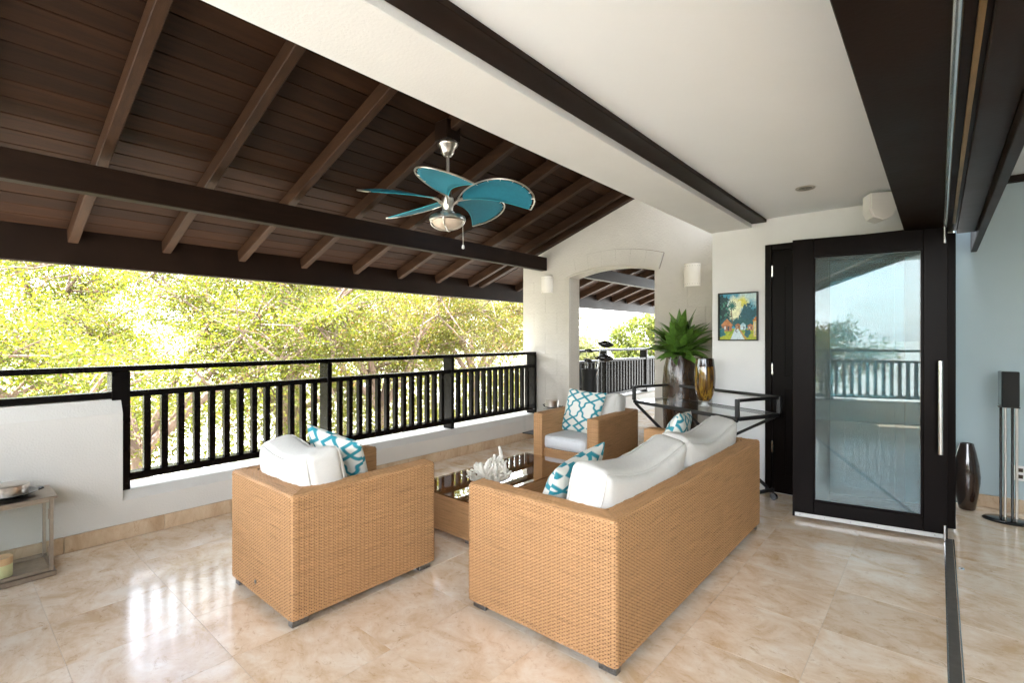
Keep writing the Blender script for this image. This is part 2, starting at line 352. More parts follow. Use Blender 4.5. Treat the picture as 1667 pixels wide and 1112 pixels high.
# ------------------------------------------------------------------ parapet wall on the left
pw = thing('parapet_wall', 'low cream parapet wall under the black railing, taller at its near end', 'wall', (XW, 2, 0))
def rel(o, parent): o.parent = parent; o.location = -Vector(parent.location); return o
def yz_prism(poly, x0, x1):
    n = len(poly); vs = [(x0, y, z) for y, z in poly] + [(x1, y, z) for y, z in poly]
    return MB().add(vs, [tuple(range(n)), tuple(range(2 * n - 1, n - 1, -1))] + [(i, n + i, n + (i + 1) % n, (i + 1) % n) for i in range(n)])
def xz_prism(poly, y0, y1): return MB().prism(poly, y0, y1)
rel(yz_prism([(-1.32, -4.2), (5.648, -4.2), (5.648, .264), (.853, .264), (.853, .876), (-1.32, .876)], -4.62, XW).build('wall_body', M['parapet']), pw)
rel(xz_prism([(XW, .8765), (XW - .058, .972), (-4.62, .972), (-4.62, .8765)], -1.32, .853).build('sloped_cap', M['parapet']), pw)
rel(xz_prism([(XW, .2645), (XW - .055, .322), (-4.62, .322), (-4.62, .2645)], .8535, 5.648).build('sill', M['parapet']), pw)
yb = -1.0
for ye in [.0, .545, 1.095, 2.2, 3.3, 4.4, 5.645]:
    rel(MB().box(XW + .0015, XW + .018, yb + .0008, ye - .0008, .001, .108, .002).build('skirting_tile', M['skirt']), pw); yb = ye

# parapet behind the camera
pb = thing('parapet_wall', 'low cream parapet wall at the near end of the terrace behind the camera', 'wall', (-.5, -1.16, 0))
rel(MB().box(XW, 3.6, -1.32, -1.0, -4.2, .318).build('low_wall_section', M['white']), pb)
rel(MB().box(XW + .007, 3.6, -1.34, -.994, .319, .338).build('sill', M['parapet']), pb)
# parapet of the terrace seen through the arch
pf = thing('parapet_wall', 'sunlit low parapet wall of the far terrace seen through the arch', 'wall', (XW, 8, 0))
rel(MB().box(-4.60, XW, 5.905, 12.5, -4.2, .318).build('low_wall_section', M['white']), pf)
rel(MB().box(-4.62, XW + .006, 5.905, 12.5, .319, .338).build('sill', M['parapet']), pf)

# ------------------------------------------------------------------ railings
def railing(label, runs, post_ys, group, first_wide=False):
    """runs along Y at x=-4.36 front; post_ys are the right edges"""
    t = thing('balcony_railing', label, 'railing', (-4.43, (runs[0] + runs[1]) / 2, .34))
    y0, y1 = runs
    rel(MB().box(-4.48, -4.355, y0, y1, 1.163, 1.200, .004).build('top_rail', M['rail']), t)
    rel(MB().box(-4.455, -4.362, y0, y1, .978, 1.021, .004).build('middle_rail', M['rail']), t)
    lo = max(y0, .86) if first_wide else y0
    rel(MB().box(-4.46, -4.360, lo, y1, .385, .438, .004).build('bottom_rail', M['rail']), t)
    post_me = {}
    for k, py in enumerate(post_ys):
        w = .105 if (first_wide and k == 0) else .045
        zlow = .3225
        rel(MB().box(-4.50, -4.352, py - w, py, zlow, 1.162, .003).build('post', M['rail']), t)
    bal = MB().box(-.025, .025, -.021, .021, .4385, .9775, .002).mesh('baluster'); bal.materials.append(M['rail'])
    for a, b in zip(post_ys[:-1], post_ys[1:]):
        n = round((b - .045 - a) / .1105); sp = (b - .045 - a) / n
        for i in range(1, n):
            o = link('baluster', bal, None, t, (-4.405 + 4.43, a + sp * i - t.location.y, -.34))
    return t
railing('long black wooden balcony railing with upright balusters along the left of the terrace', (-1.3, 5.604), [.907, 2.452, 4.016, 5.604], None, True)
railing('black railing of the far terrace seen through the arched opening', (5.91, 12.4), [6.05, 7.60, 9.17, 10.74, 12.3], None)
# railing behind the camera
t = thing('balcony_railing', 'black railing at the near end of the terrace behind the camera', 'railing', (-.5, -1.16, .34))
rel(MB().box(-4.3, 3.5, -1.22, -1.10, 1.163, 1.20).build('top_rail', M['rail']), t)
rel(MB().box(-4.3, 3.5, -1.20, -1.11, .978, 1.021).build('middle_rail', M['rail']), t)
rel(MB().box(-4.3, 3.5, -1.20, -1.11, .385, .438).build('bottom_rail', M['rail']), t)
balx = MB().box(-.021, .021, -.025, .025, .4385, .9775).mesh('baluster'); balx.materials.append(M['rail'])
for k in range(5): rel(MB().box(-4.2 + 1.6 * k, -4.1 + 1.6 * k, -1.225, -1.08, .339, 1.162).build('post', M['rail']), t)
for k in range(68):
    x = -4.2 + .113 * k
    if any(-4.24 + 1.6 * q < x < -4.06 + 1.6 * q for q in range(5)): continue
    link('baluster', balx, None, t, (x + .5, -1.155 + 1.16, -.34))

# ------------------------------------------------------------------ timber roof
rf = structure('timber_roof')
ang = math.atan(.358); ca, sa = math.cos(ang), math.sin(ang)
def roof_pt(x, off): return Vector((x - off * sa * -1 * 0, 0, roof_z(x) + off / ca))
pitch = .1385
RY0, RY1 = -2.2, YA - .003
nplank = 0
x = -5.475
plank_me = None
while x < -1.55:
    xc = x + pitch / 2; L = RY1 - RY0
    if plank_me is None:
        plank_me = MB().obox((0, 0, 0), (ca, 0, sa), (0, 1, 0), (-sa, 0, ca), pitch / ca - .0035, L, .022, .004).mesh('roof_plank'); plank_me.materials.append(M['plank'])
    link('roof_plank', plank_me, None, rf, (xc + random.uniform(-.0006, .0006), (RY0 + RY1) / 2, roof_z(xc) + .011 / ca + random.uniform(-.0015, .0015)))
    x += pitch; nplank += 1
MB().obox((-3.5, (RY0 + RY1) / 2 + 3, roof_z(-3.5) + .045), (ca, 0, sa), (0, 1, 0), (-sa, 0, ca), 4.4, RY1 - RY0 + 12, .03).build('roof_sheathing', M['hole'], rf)
def rafter(y0, y1, x0=-5.475, x1=-1.60):
    xm = (x0 + x1) / 2; dz = .118
    o = MB().obox((xm + sa * dz / 2 * 0, (y0 + y1) / 2, roof_z(xm) - dz / 2 - .001), (ca, 0, sa), (0, 1, 0), (-sa, 0, ca), (x1 - x0) / ca, y1 - y0, dz * ca, .005).build('rafter', M['rafter'], rf)
for k in range(-4, 8):
    yr = .784 + .66 * k; rafter(yr - .068, yr)
rafter(YA - .09, YA - .004)
MB().box(-4.30, -4.20, RY0, YA + .0, 2.35, 2.535, .006).build('wall_plate_beam', M['beam'], rf)
MB().box(-5.56, -5.478, RY0, 13, 2.01, 2.33, .006).build('fascia_beam', M['dark'], rf)
MB().box(-5.60, -5.565, RY0, 13, 2.06, 2.42).build('fascia_board', M['dark'], rf)
# roof over the far terrace
for k in range(9, 19):
    yr = .784 + .66 * k - .2; rafter(yr - .068, yr)
xx = -5.475
far_me = MB().obox((0, 0, 0), (ca, 0, sa), (0, 1, 0), (-sa, 0, ca), pitch / ca - .0035, 6.9, .022).mesh('roof_plank'); far_me.materials.append(M['plank'])
while xx < -1.6:
    link('roof_plank', far_me, None, rf, (xx + pitch / 2, 9.36, roof_z(xx + pitch / 2) + .011 / ca)); xx += pitch
MB().box(-4.30, -4.20, 5.905, 13, 2.35, 2.535, .006).build('wall_plate_beam', M['beam'], rf)

# ------------------------------------------------------------------ plaster ceiling, beams and headers
ce = structure('ceiling')
MB().box(-1.317, -.20, -2.2, YP, 2.486, 2.62).build('ceiling_slab', M['ceil'], ce)
MB().box(-1.69, -1.318, -2.2, YP, 2.42, 3.75, .003).build('plaster_beam', M['white'], ce)
MB().box(-1.3165, -1.19, -2.2, YP - .002, 2.456, 2.4855, .003).build('dark_trim_board', M['dark'], ce)
MB().box(-.195, .20, -2.2, YP - .004, 2.195, 2.75, .003).build('door_header', M['dark'], ce)
MB().box(.202, .242, -2.2, 5.645, 2.115, 2.75, .004).build('header_fascia', M['dark'], ce)
MB().box(.10, .201, -2.2, 4.92, 2.170, 2.1945, .003).build('header_strip', M['dark'], ce)
MB().box(.243, 3.6, -1.3, 5.645, 2.70, 2.75).build('inner_ceiling', M['ceil'], ce)
MB().box(.243, 3.6, 5.60, 5.655, 2.645, 2.699, .004).build('crown_board', M['dark'], ce)
# ceiling track
MB().tube([(.035, -2.2, 2.183), (.035, 4.6, 2.183)], .0115, 10).build('ceiling_track', M['steel'], ce, True)
MB().box(.072, .086, -2.2, 4.55, 2.181, 2.1945).build('brass_strip', mat('aged_brass', (.40, .24, .10), .4, 1, var=.4, scale=40, stretch=(1, .1, 1)), ce)

# ------------------------------------------------------------------ arch wall (gable end) with stone blocks
aw = thing('arch_wall', 'cream painted stone gable wall with a shallow arched opening', 'wall', (-3, YA, 0))
XL, XOL, XOR, XR_ = -4.636, -3.824, -2.592, -1.50
SPR, APX = 2.222, 2.308
cxo = (XOL + XOR) / 2; hw = (XOR - XOL) / 2; rad = (hw * hw + (APX - SPR) ** 2) / (2 * (APX - SPR)); czo = APX - rad
def arc(r, n, a_ext=0):
    a = math.asin(hw / rad) + a_ext
    return [(cxo + r * math.sin(-a + 2 * a * i / n), czo + r * math.cos(-a + 2 * a * i / n)) for i in range(n + 1)]
inner = arc(rad, 14)
# core: left pier, right pier, gable
rel(MB().box(XL + .004, XOL - .004, YA + .004, YA + .25, -.3, SPR - .021).build('pier_core', M['stone']), aw)
rel(MB().box(XOR + .004, XR_, YA + .004, YA + .25, -.3, SPR - .02).build('pier_core', M['stone']), aw)
g_ = MB()
top = [(XL, roof_z(XL) + .02), (XR_, roof_z(XR_) + .02)]
low = [(XL, SPR - .02), (XOL, SPR - .02)] + inner + [(XOR, SPR - .02), (XR_, SPR - .02)]
# strips
pts = low
vs = []; fs = []
for (xq, zq) in pts:
    vs += [(xq, YA, zq), (xq, YA, roof_z(xq) + .02), (xq, YA + .25, zq), (xq, YA + .25, roof_z(xq) + .02)]
for i in range(len(pts) - 1):
    a = 4 * i; b = a + 4
    if abs(pts[i][0] - pts[i + 1][0]) < 1e-6:
        fs.append((a, a + 2, b + 2, b)); continue
    fs += [(a, a + 1, b + 1, b), (a + 2, b + 2, b + 3, a + 3), (a, b, b + 2, a + 2)]
rel(MB().add(vs, fs).build('gable', M['stone']), aw)
# blocks on the piers: three or so visible courses, staggered
course = .292
def pier_blocks(xa, xb, z_to):
    z = .0; r = 0
    while z < z_to - .02:
        zt = min(z + course, z_to); w = .405; cuts = [xa]
        off = .0 if r % 2 == 0 else w / 2
        xx = xa + (off if off else w)
        while xx < xb - .08: cuts.append(xx); xx += w
        cuts.append(xb)
        for a, b in zip(cuts[:-1], cuts[1:]):
            o = MB().box(a + .0006, b - .0006, YA - .004 + random.uniform(-.0005, .0005), YA + .02, z + .0006, zt - .0006, .0012).build('stone_block', M['stone'])
            rel(o, aw)
        z = zt; r += 1
pier_blocks(XL, XOL, SPR - .02); pier_blocks(XOR, XR_ - .0, SPR - .02)
for z in np.arange(0, SPR - .03, course):       # reveals
    rel(MB().box(XOL - .02, XOL + .001, YA + .0215, YA + .249, z + .001, min(z + course, SPR - .02) - .001, .0015).build('stone_block', M['stone']), aw)
# voussoir band
a0 = math.asin(hw / rad); ext = .025
nv = 7
for i in range(nv):
    gp = .0003; t0 = -a0 - ext + (2 * (a0 + ext)) * i / nv + gp; t1 = -a0 - ext + (2 * (a0 + ext)) * (i + 1) / nv - gp
    sub = 3; ri, ro = rad + .015, rad + .215
    pin = [(cxo + ri * math.sin(t0 + (t1 - t0) * q / sub), czo + ri * math.cos(t0 + (t1 - t0) * q / sub)) for q in range(sub + 1)]
    pout = [(cxo + ro * math.sin(t0 + (t1 - t0) * q / sub), czo + ro * math.cos(t0 + (t1 - t0) * q / sub)) for q in range(sub, -1, -1)]
    rel(MB().prism(pin + pout, YA - .028, YA - .0005).build('voussoir', M['stone']), aw)

_mj = mat('shadow_line_dark', (.20, .165, .125), .9)  # dark strip coloured in as the shadow gap along the band edge
_ro = rad + .2165; _pp = [(cxo + _ro * math.sin(-a0 - ext + 2 * (a0 + ext) * q / 24), czo + _ro * math.cos(-a0 - ext + 2 * (a0 + ext) * q / 24)) for q in range(25)]
_pq = [(cxo + (_ro + .005) * math.sin(-a0 - ext + 2 * (a0 + ext) * q / 24), czo + (_ro + .005) * math.cos(-a0 - ext + 2 * (a0 + ext) * q / 24)) for q in range(24, -1, -1)]
rel(MB().prism(_pp + _pq, YA - .0065, YA - .0005).build('shadow_line', _mj), aw)
for sg in (-1, 1):
    t0 = sg * (a0 + ext); n_ = (math.cos(t0) * sg * .004, -math.sin(t0) * sg * .004)
    p0 = (cxo + (rad + .02) * math.sin(t0), czo + (rad + .02) * math.cos(t0)); p1 = (cxo + _ro * math.sin(t0), czo + _ro * math.cos(t0))
    rel(MB().prism([(p0[0] + n_[0] * .3, p0[1] + n_[1] * .3), (p1[0] + n_[0] * .3, p1[1] + n_[1] * .3), (p1[0] + n_[0] * 1.4, p1[1] + n_[1] * 1.4), (p0[0] + n_[0] * 1.4, p0[1] + n_[1] * 1.4)], YA - .0060, YA - .0005).build('shadow_line', _mj), aw)
# ------------------------------------------------------------------ painting wall and inner wall
fw = thing('far_shade_wall', 'plain cream wall added unseen along the far terrace to shade the arch reveal', 'wall', (-1.7, 8, 0))  # added out of sight to close the terrace, so the reveal gets less light
rel(MB().box(-1.72, -1.48, 5.905, 13, -.3, 3.8).build('wall_panel', M['white']), fw)
pwall = thing('painting_wall', 'plain white plaster wall where the painting hangs beside the dark closet door', 'wall', (-.8, YP, 0))
rel(MB().box(-1.677, .085, YP, YP + .22, -.3, 2.64, .004).build('wall_panel', M['white']), pwall)
rel(MB().box(-1.677, -1.46, YP + .22, YA + .001, -.3, 2.64).build('return_panel', M['white']), pwall)
rel(MB().box(-1.672, -1.262, YP - .0165, YP - .001, .001, .105, .002).build('skirting_tile', M['skirt']), pwall)
rel(MB().box(-.02, .084, YP + .2205, 5.655, -.3, 2.75).build('jamb_panel', M['inwall']), pwall)
iw = thing('inner_wall', 'dim blue grey inner room wall behind the speaker and the tall vase', 'wall', (2, 5.66, 0))
rel(MB().box(.10, 3.6, 5.66, 5.86, -.3, 2.75).build('wall_panel', M['inwall']), iw)
for k in range(3): rel(MB().box(.225 + .9 * k, 1.122 + .9 * k, 5.643, 5.659, .001, .105, .002).build('skirting_tile', M['skirt']), iw)
nw = thing('inner_wall', 'unseen plain wall added behind the camera on the right to dim the sofa back', 'wall', (2, -1.1, 0))  # unseen, added to block some of the light on the sofa back
rel(MB().box(2.5, 3.6, -1.25, -.992, .345, 2.75).build('wall_panel', M['inwall']), nw)
ow = thing('side_wall', 'unseen inner room side wall added so light comes only from the terrace', 'wall', (3.6, 2, 0))  # unseen, added to close the room so only terrace light enters
rel(MB().box(3.6, 3.8, -1.3, 5.86, -.3, 2.75).build('wall_panel', M['inwall']), ow)

# ================================================================== DOORS
def rail_frame(mb_list, W, H, z0, stl, str_, top_, bot, th):
    pass
def glass_door(name, label, Lp, Rp, z0, z1, handle=True):
    Lp, Rp = Vector((*Lp, 0)), Vector((*Rp, 0)); W = (Rp - Lp).length; a = math.atan2(Rp.y - Lp.y, Rp.x - Lp.x)
    t = thing(name, label, 'door', Lp, a)
    th = .046; gx0, gx1, gz0, gz1 = .140, W - .132, .150, 2.024
    MB().box(0, gx0, 0, th, z0, z1, .003).build('stile', M['door'], t)
    MB().box(gx1, W, 0, th, z0, z1, .003).build('stile', M['door'], t)
    MB().box(gx0 + .0005, gx1 - .0005, .0005, th - .0005, gz1, z1 - .0005, .002).build('door_rail', M['door'], t)
    MB().box(gx0 + .0005, gx1 - .0005, .0005, th - .0005, z0 + .0005, gz0, .002).build('door_rail', M['door'], t)
    b = MB()
    for q, (e, yy) in enumerate([(.012, .010), (.022, .0155)]):
        b.box(gx0 - .001, gx0 + e, yy, th - yy, gz0, gz1); b.box(gx1 - e, gx1 + .001, yy, th - yy, gz0, gz1)
        b.box(gx0 + e, gx1 - e, yy, th - yy, gz1 - e, gz1 + .001); b.box(gx0 + e, gx1 - e, yy, th - yy, gz0 - .001, gz0 + e)
        break
    b.build('glazing_bead', M['door'], t)
    for yy in (.014, .030): MB().box(gx0 + .008, gx1 - .008, yy, yy + .003, gz0 + .008, gz1 - .008).build('glass_pane', M['glass'], t)
    if handle:
        MB().box(.016, W - .012, -.004, -.0005, z0 + .003, z0 + .034, .001).build('weather_strip', M['strip'], t)
        for k in range(6): MB().lathe([(.0045, 0), (.0045, .002), (.002, .003)], 10).build('screw', M['foot'], t).matrix_local = Matrix.Translation((.05 + k * (W - .12) / 5, -.0042, z0 + .019)) @ Matrix.Rotation(PI / 2, 4, 'X')
        h = MB().tube([(W - .049, -.052, .604), (W - .049, -.052, 1.243)], .0135, 16).build('handle', M['steel'], t, True)
        for zz in (.70, 1.15): MB().tube([(W - .049, -.052, zz), (W - .049, .0, zz)], .007, 10).build('handle_post', M['steel'], h, True)
        MB().tube([(W - .018, -.008, 2.05), (W - .018, -.008, 2.165)], .0075, 10).build('bolt_rod', M['steel'], t, True)
        MB().tube([(W - .018, -.008, .006), (W - .018, -.008, .115)], .0075, 10).build('bolt_rod', M['steel'], t, True)
    return t
glass_door('folding_glass_door', 'dark framed glass folding door with a long steel pull handle, nearest of the folded leaves', (-.862, 4.35), (.048, 4.52), .016, 2.16)
glass_door('folding_glass_door', 'second dark folding glass door leaf tucked behind the one with the steel handle', (-.80, 4.60), (.095, 4.80), .016, 2.16, False)
# closet door in the painting wall
cd = thing('closet_door', 'tall dark panelled closet door partly hidden behind the glass door', 'door', (-.72, YP, 0))
def crel(mb, n, m): return rel(mb.build(n, m), cd)
crel(MB().box(-1.196, -1.140, YP - .035, YP - .001, .0, 2.242, .003), 'door_frame', M['door'])
crel(MB().box(-.26, -.20, YP - .035, YP - .001, .0, 2.242, .003), 'door_frame', M['door'])
crel(MB().box(-1.1395, -.2605, YP - .035, YP - .001, 2.185, 2.242, .003), 'door_frame', M['door'])
for x0, x1 in ((-1.137, -.702), (-.698, -.263)):
    lf = crel(MB().box(x0, x1, YP - .028, YP - .0015, .012, 2.182, .002), 'door_leaf', M['door'])
    pn = MB()
    for (za, zb) in ((.16, .95), (1.05, 2.05)):
        a, b = x0 + .095, x1 - .095
        for bx in ((a, b, zb - .012, zb), (a, b, za, za + .012), (a, a + .012, za + .0125, zb - .0125), (b - .012, b, za + .0125, zb - .0125)):
            pn.box(bx[0], bx[1], YP - .0325, YP - .0275, bx[2], bx[3], .0015)
    o = pn.build('panel_moulding', M['door']); o.parent = lf
    MB2 = MB()
for zz in (.42, 1.12, 2.0):
    crel(MB().box(-1.142, -1.128, YP - .042, YP - .0285, zz - .05, zz + .05, .002), 'hinge', M['steel'])

# ================================================================== FURNITURE: woven rattan
PC, PR = .0255, .0078
def weave(S, wl, sl, kc=5, kr=3, amp=.0016, amb=.0030, holes=True):
    """S(w,s)->(P,N) arrays; wl, sl lengths in metres"""
    nc = max(2, round(wl / PC)); nr = max(2, round(sl / PR))
    w = np.linspace(0, nc, nc * kc + 1); s = np.linspace(0, nr, nr * kr + 1)
    Wg, Sg = np.meshgrid(w, s, indexing='ij')
    P, Nn = S(Wg / nc, Sg / nr)
    row = np.floor(np.clip(Sg, 0, nr - 1e-6)); fr = Sg - row
    prof = np.sqrt(np.clip(1 - (2 * fr - 1) ** 2, 0, 1)); prof = np.where(prof < .05, 0, prof)
    rib = np.clip(np.cos(2 * PI * (Wg - .2)), -.6, 1)
    rg = np.random.default_rng(int(wl * 1000) + int(sl * 777)); jit = rg.normal(0, 1, (nr + 1, nc + 1))
    jj = jit[np.clip(row.astype(int), 0, nr), np.clip(np.floor(Wg).astype(int), 0, nc)]
    h = amp * rib * (.75 + .25 * prof) + amb * prof * np.where(rib > .2, .6, 1) + .0009 * np.cos(PI * (Wg + row)) * prof + .00055 * jj * prof
    V = P + Nn * h[..., None]
    n1, n2 = Wg.shape; idx = np.arange(n1 * n2).reshape(n1, n2)
    F = np.stack([idx[:-1, :-1], idx[1:, :-1], idx[1:, 1:], idx[:-1, 1:]], -1)
    if holes:
        I, J = np.meshgrid(np.arange(n1 - 1), np.arange(n2 - 1), indexing='ij')
        r = J // kr
        kill = (J % kr == kr - 1) & (I % kc == 2 + 2 * (r % 2)) & (I > 1) & (I < n1 - 3) if kc == 5 else np.zeros(I.shape, bool)
        F = F[~kill]
    else: F = F.reshape(-1, 4)
    uv = np.stack([Wg * PC, Sg * PR], -1).reshape(-1, 2)
    return V.reshape(-1, 3), F.reshape(-1, 4), uv
class WM:
    def __init__(s): s.V = []; s.F = []; s.U = []; s.n = 0
    def add(s, V, F, U): s.V.append(V); s.F.append(F + s.n); s.U.append(U); s.n += len(V)
    def build(s, name, parent):
        me = npmesh(name, np.concatenate(s.V), np.concatenate(s.F), np.concatenate(s.U)); me.materials.append(M['rattan'])
        return link(name, me, None, parent)
def path_sample(pts, nrm, w):
    pts = np.array(pts, float); nrm = np.array(nrm, float)
    d = np.r_[0, np.cumsum(np.linalg.norm(np.diff(pts, axis=0), axis=1))]; L = d[-1]
    q = w * L
    P = np.stack([np.interp(q, d, pts[:, k]) for k in (0, 1)], -1); Nn = np.stack([np.interp(q, d, nrm[:, k]) for k in (0, 1)], -1)
    Nn /= np.linalg.norm(Nn, axis=-1, keepdims=True) + 1e-9
    return P, Nn, L
def round_path(corners, r, k=4):
    """open polyline; left turn/right turn corners rounded; returns pts, normals (right-hand side of travel is outward)"""
    P = [Vector(c) for c in corners]; out = []; nm = []
    for i, p in enumerate(P):
        if i == 0 or i == len(P) - 1:
            d = (P[1] - P[0]) if i == 0 else (P[-1] - P[-2]); d.normalize(); out.append(tuple(p)); nm.append((d.y, -d.x)); continue
        d0 = (p - P[i - 1]).normalized(); d1 = (P[i + 1] - p).normalized()
        n0 = Vector((d0.y, -d0.x)); n1 = Vector((d1.y, -d1.x))
        a = p - d0 * r; b = p + d1 * r
        for q in range(k + 1):
            u = q / k; pt = a * (1 - u) ** 2 + p * 2 * u * (1 - u) + b * u * u
            n = (n0 * (1 - u) + n1 * u).normalized(); out.append(tuple(pt)); nm.append(tuple(n))
    return out, nm
def vwall(wm, corners, z0, z1, r=.02, toproll=.02, kc=5, kr=3):
    pts, nm = round_path(corners, r); _, _, L = path_sample(pts, nm, np.array([0.]))
    H = z1 - z0 - toproll; sl = H + toproll * PI / 2
    def S(w, s):
        P, Nn, _ = path_sample(pts, nm, w); q = s * sl
        a = np.clip((q - H) / toproll, 0, PI / 2); inset = toproll * (1 - np.cos(a)); z = z0 + np.minimum(q, H) + toproll * np.sin(a)
        pos = np.stack([P[..., 0] - Nn[..., 0] * inset, P[..., 1] - Nn[..., 1] * inset, z], -1)
        n = np.stack([Nn[..., 0] * np.cos(a), Nn[..., 1] * np.cos(a), np.sin(a)], -1)
        return pos, n
    wm.add(*weave(S, L, sl, kc, kr))
def topstrip(wm, A, B, z, kc=5, kr=3):
    """A outer edge (p0,p1), B inner edge; strands run along the edge"""
    A = np.array(A, float); B = np.array(B, float); wl = np.linalg.norm(A[1] - A[0]); sl = np.linalg.norm((A[0] + A[1] - B[0] - B[1]) / 2)
    # constant spacing columns: use the long edge as parameter and clip to the mitre
    def S(w, s):
        a = A[0] + (A[1] - A[0]) * w[..., None]; b = B[0] + (B[1] - B[0]) * w[..., None]
        p = a + (b - a) * s[..., None]
        pos = np.concatenate([p, np.full(p.shape[:-1] + (1,), z)], -1); n = np.zeros_like(pos); n[..., 2] = 1
        return pos, n
    wm.add(*weave(S, wl, sl, kc, kr))
def rattan_body(parent, W, D, H, T, z0=.045, seat=.30, apron=.17):
    """W along x, D along y, back at y=0, arms run to y=D; open at y=D. origin at back-left corner"""
    rl = .018
    wm = WM()
    # outer U (travel so that right side is outward): start front of right arm -> ... going clockwise seen from above is left-hand; choose order
    vwall(wm, [(T, D), (0, D), (0, 0), (W, 0), (W, D), (W - T, D)][::1], z0, H, .022, rl)
    o1 = wm.build('woven_shell', parent)
    wi = WM()
    vwall(wi, [(W - T, D), (W - T, T), (T, T), (T, D)], seat - .12, H, .012, rl, 2, 2)
    wi.build('inner_weave', parent)
    wt = WM(); i = rl
    topstrip(wt, [(i, i), (W - i, i)], [(T - i, T - i), (W - T + i, T - i)], H)
    topstrip(wt, [(i, D - i), (i, i)], [(T - i, D - i), (T - i, T - i)], H)
    topstrip(wt, [(W - i, i), (W - i, D - i)], [(W - T + i, T - i), (W - T + i, D - i)], H)
    wt.build('woven_top', parent)
    wf = WM(); vwall(wf, [(W - T, D - .03), (T, D - .03)], apron, seat, .01, .012); wf.build('front_apron', parent)
    e = .006
    MB().box(e, W - e, e, T - e, z0 + .004, H - e).box(e, T - e, T - e, D - e, z0 + .004, H - e).box(W - T + e, W - e, T - e, D - e, z0 + .004, H - e).box(T - e, W - T + e, T - e, D - .04, z0 + .004, seat - .012).build('frame', M['shaded_core'], parent)
    for fx in (.045, W - .045):
        for fy in (.012, D - .10):
            MB().box(fx - .02, fx + .02, fy, fy + .085, .001, z0 + .004, .003).build('foot', M['foot'], parent)

# ---- cushions
def box_cushion(name, L, Hh, T, sag=0, puff=.025, r=.035, seed=0, m=None, piping=True, n=30):
    """x length L, y thickness T, z height Hh, base at z=0"""
    bm = bmesh.new(); bmesh.ops.create_cube(bm, size=2)
    bmesh.ops.subdivide_edges(bm, edges=list(bm.edges), cuts=n, use_grid_fill=True)
    hx, hy, hz = L / 2, T / 2, Hh / 2
    def f(p):
        u, v, w = p
        q = Vector((u * hx, v * hy, w * hz))
        inn = Vector((max(-hx + r, min(hx - r, q.x)), max(-hy + r, min(hy - r, q.y)), max(-hz + r, min(hz - r, q.z))))
        d = q - inn
        if d.length > 1e-6: q = inn + d.normalized() * min(r, max(abs(d.x), abs(d.y), abs(d.z)) if False else r) if d.length > r * .999 else q
        k = puff
        q.y += (1 if v > 0 else -1) * abs(v) ** 3 * k * 1.5 * (1 - u ** 4) * (1 - w * w)
        q.z += (1 if w > 0 else -1) * abs(w) ** 3 * k * .5 * (1 - u ** 4) * (1 - v * v)
        q.x += (1 if u > 0 else -1) * abs(u) ** 3 * k * .6 * (1 - v * v) * (1 - w * w)
        if sag:
            hgt = (w + 1) / 2
            q.z -= sag * hgt * hgt * (math.cos(u * PI / 2) ** 1.2 if abs(u) < 1 else 0)
        nzv = mnoise.noise(Vector((q.x * 7 + seed * 3.1, q.y * 7, q.z * 7)))
        wr = math.sin(q.x * 80 + 9 * nzv + seed) * .0022 * max(0, 1 - abs(abs(u) - .55)) * (abs(v) ** 2)
        n2v = mnoise.noise(Vector((q.x * 16 + seed * 5.3, q.y * 16, q.z * 9))); fold = .0045 * nzv + .0016 * n2v
        q.y += (fold + wr) * (1 if v >= 0 else -1); q.z += fold * .6 + wr * (.8 if w > .5 else .2)
        return q
    for v in bm.verts: v.co = f(v.co)
    me = bpy.data.meshes.new(name); bm.to_mesh(me); bm.free()
    o = link(name, me, m or M['cloth'], None, None, True)
    if piping:
        for vv in (-1, 1):
            pts = []
            per = [(-1 + 2 * i / 24, 1) for i in range(24)] + [(1, 1 - 2 * i / 14) for i in range(14)] + [(1 - 2 * i / 24, -1) for i in range(24)] + [(-1, -1 + 2 * i / 14) for i in range(15)]
            for (u, w) in per:
                q = f(Vector((u * (1 - r * .25 / hx), vv * (1 - .28 * r / hy), w * (1 - r * .25 / hz)))); pts.append(q)
            MB().tube(pts, .0048, 6, False).build('piping', m or M['cloth'], o, True)
    return o
TEAL = np.array([.018, .24, .30]); CREAM = np.array([.72, .72, .66])
def trellis(u, v, ph=0.0, sx=2.7, sy=1.22):
    X = u * sx + ph; Y = v * sy + .12
    def base(Y):
        yy = Y - np.floor(Y); t1 = 1 - np.abs(yy * 4 - 1)            # chevrons in the lower half period, ogee ovals in the upper
        t2 = np.sin(2 * PI * (yy - .5)); t2 = np.sign(t2) * np.abs(t2) ** .75
        notch = .07 * np.sin(np.clip((yy - .5) * 2, 0, 1) * PI * 5)
        return np.where(yy < .5, .86 * t1, -.46 * t2 - notch)
    b0 = base(Y); g = np.clip((base(Y + 1e-3) - base(Y - 1e-3)) / 2e-3, -5, 5) * sy / sx
    fac = 1 / np.sqrt(1 + g * g); d = np.full(u.shape, 9.)
    for sgn in (1, -1):
        q = X - sgn * b0; q = np.abs(q - np.round(q)); d = np.minimum(d, q * fac)
    return d
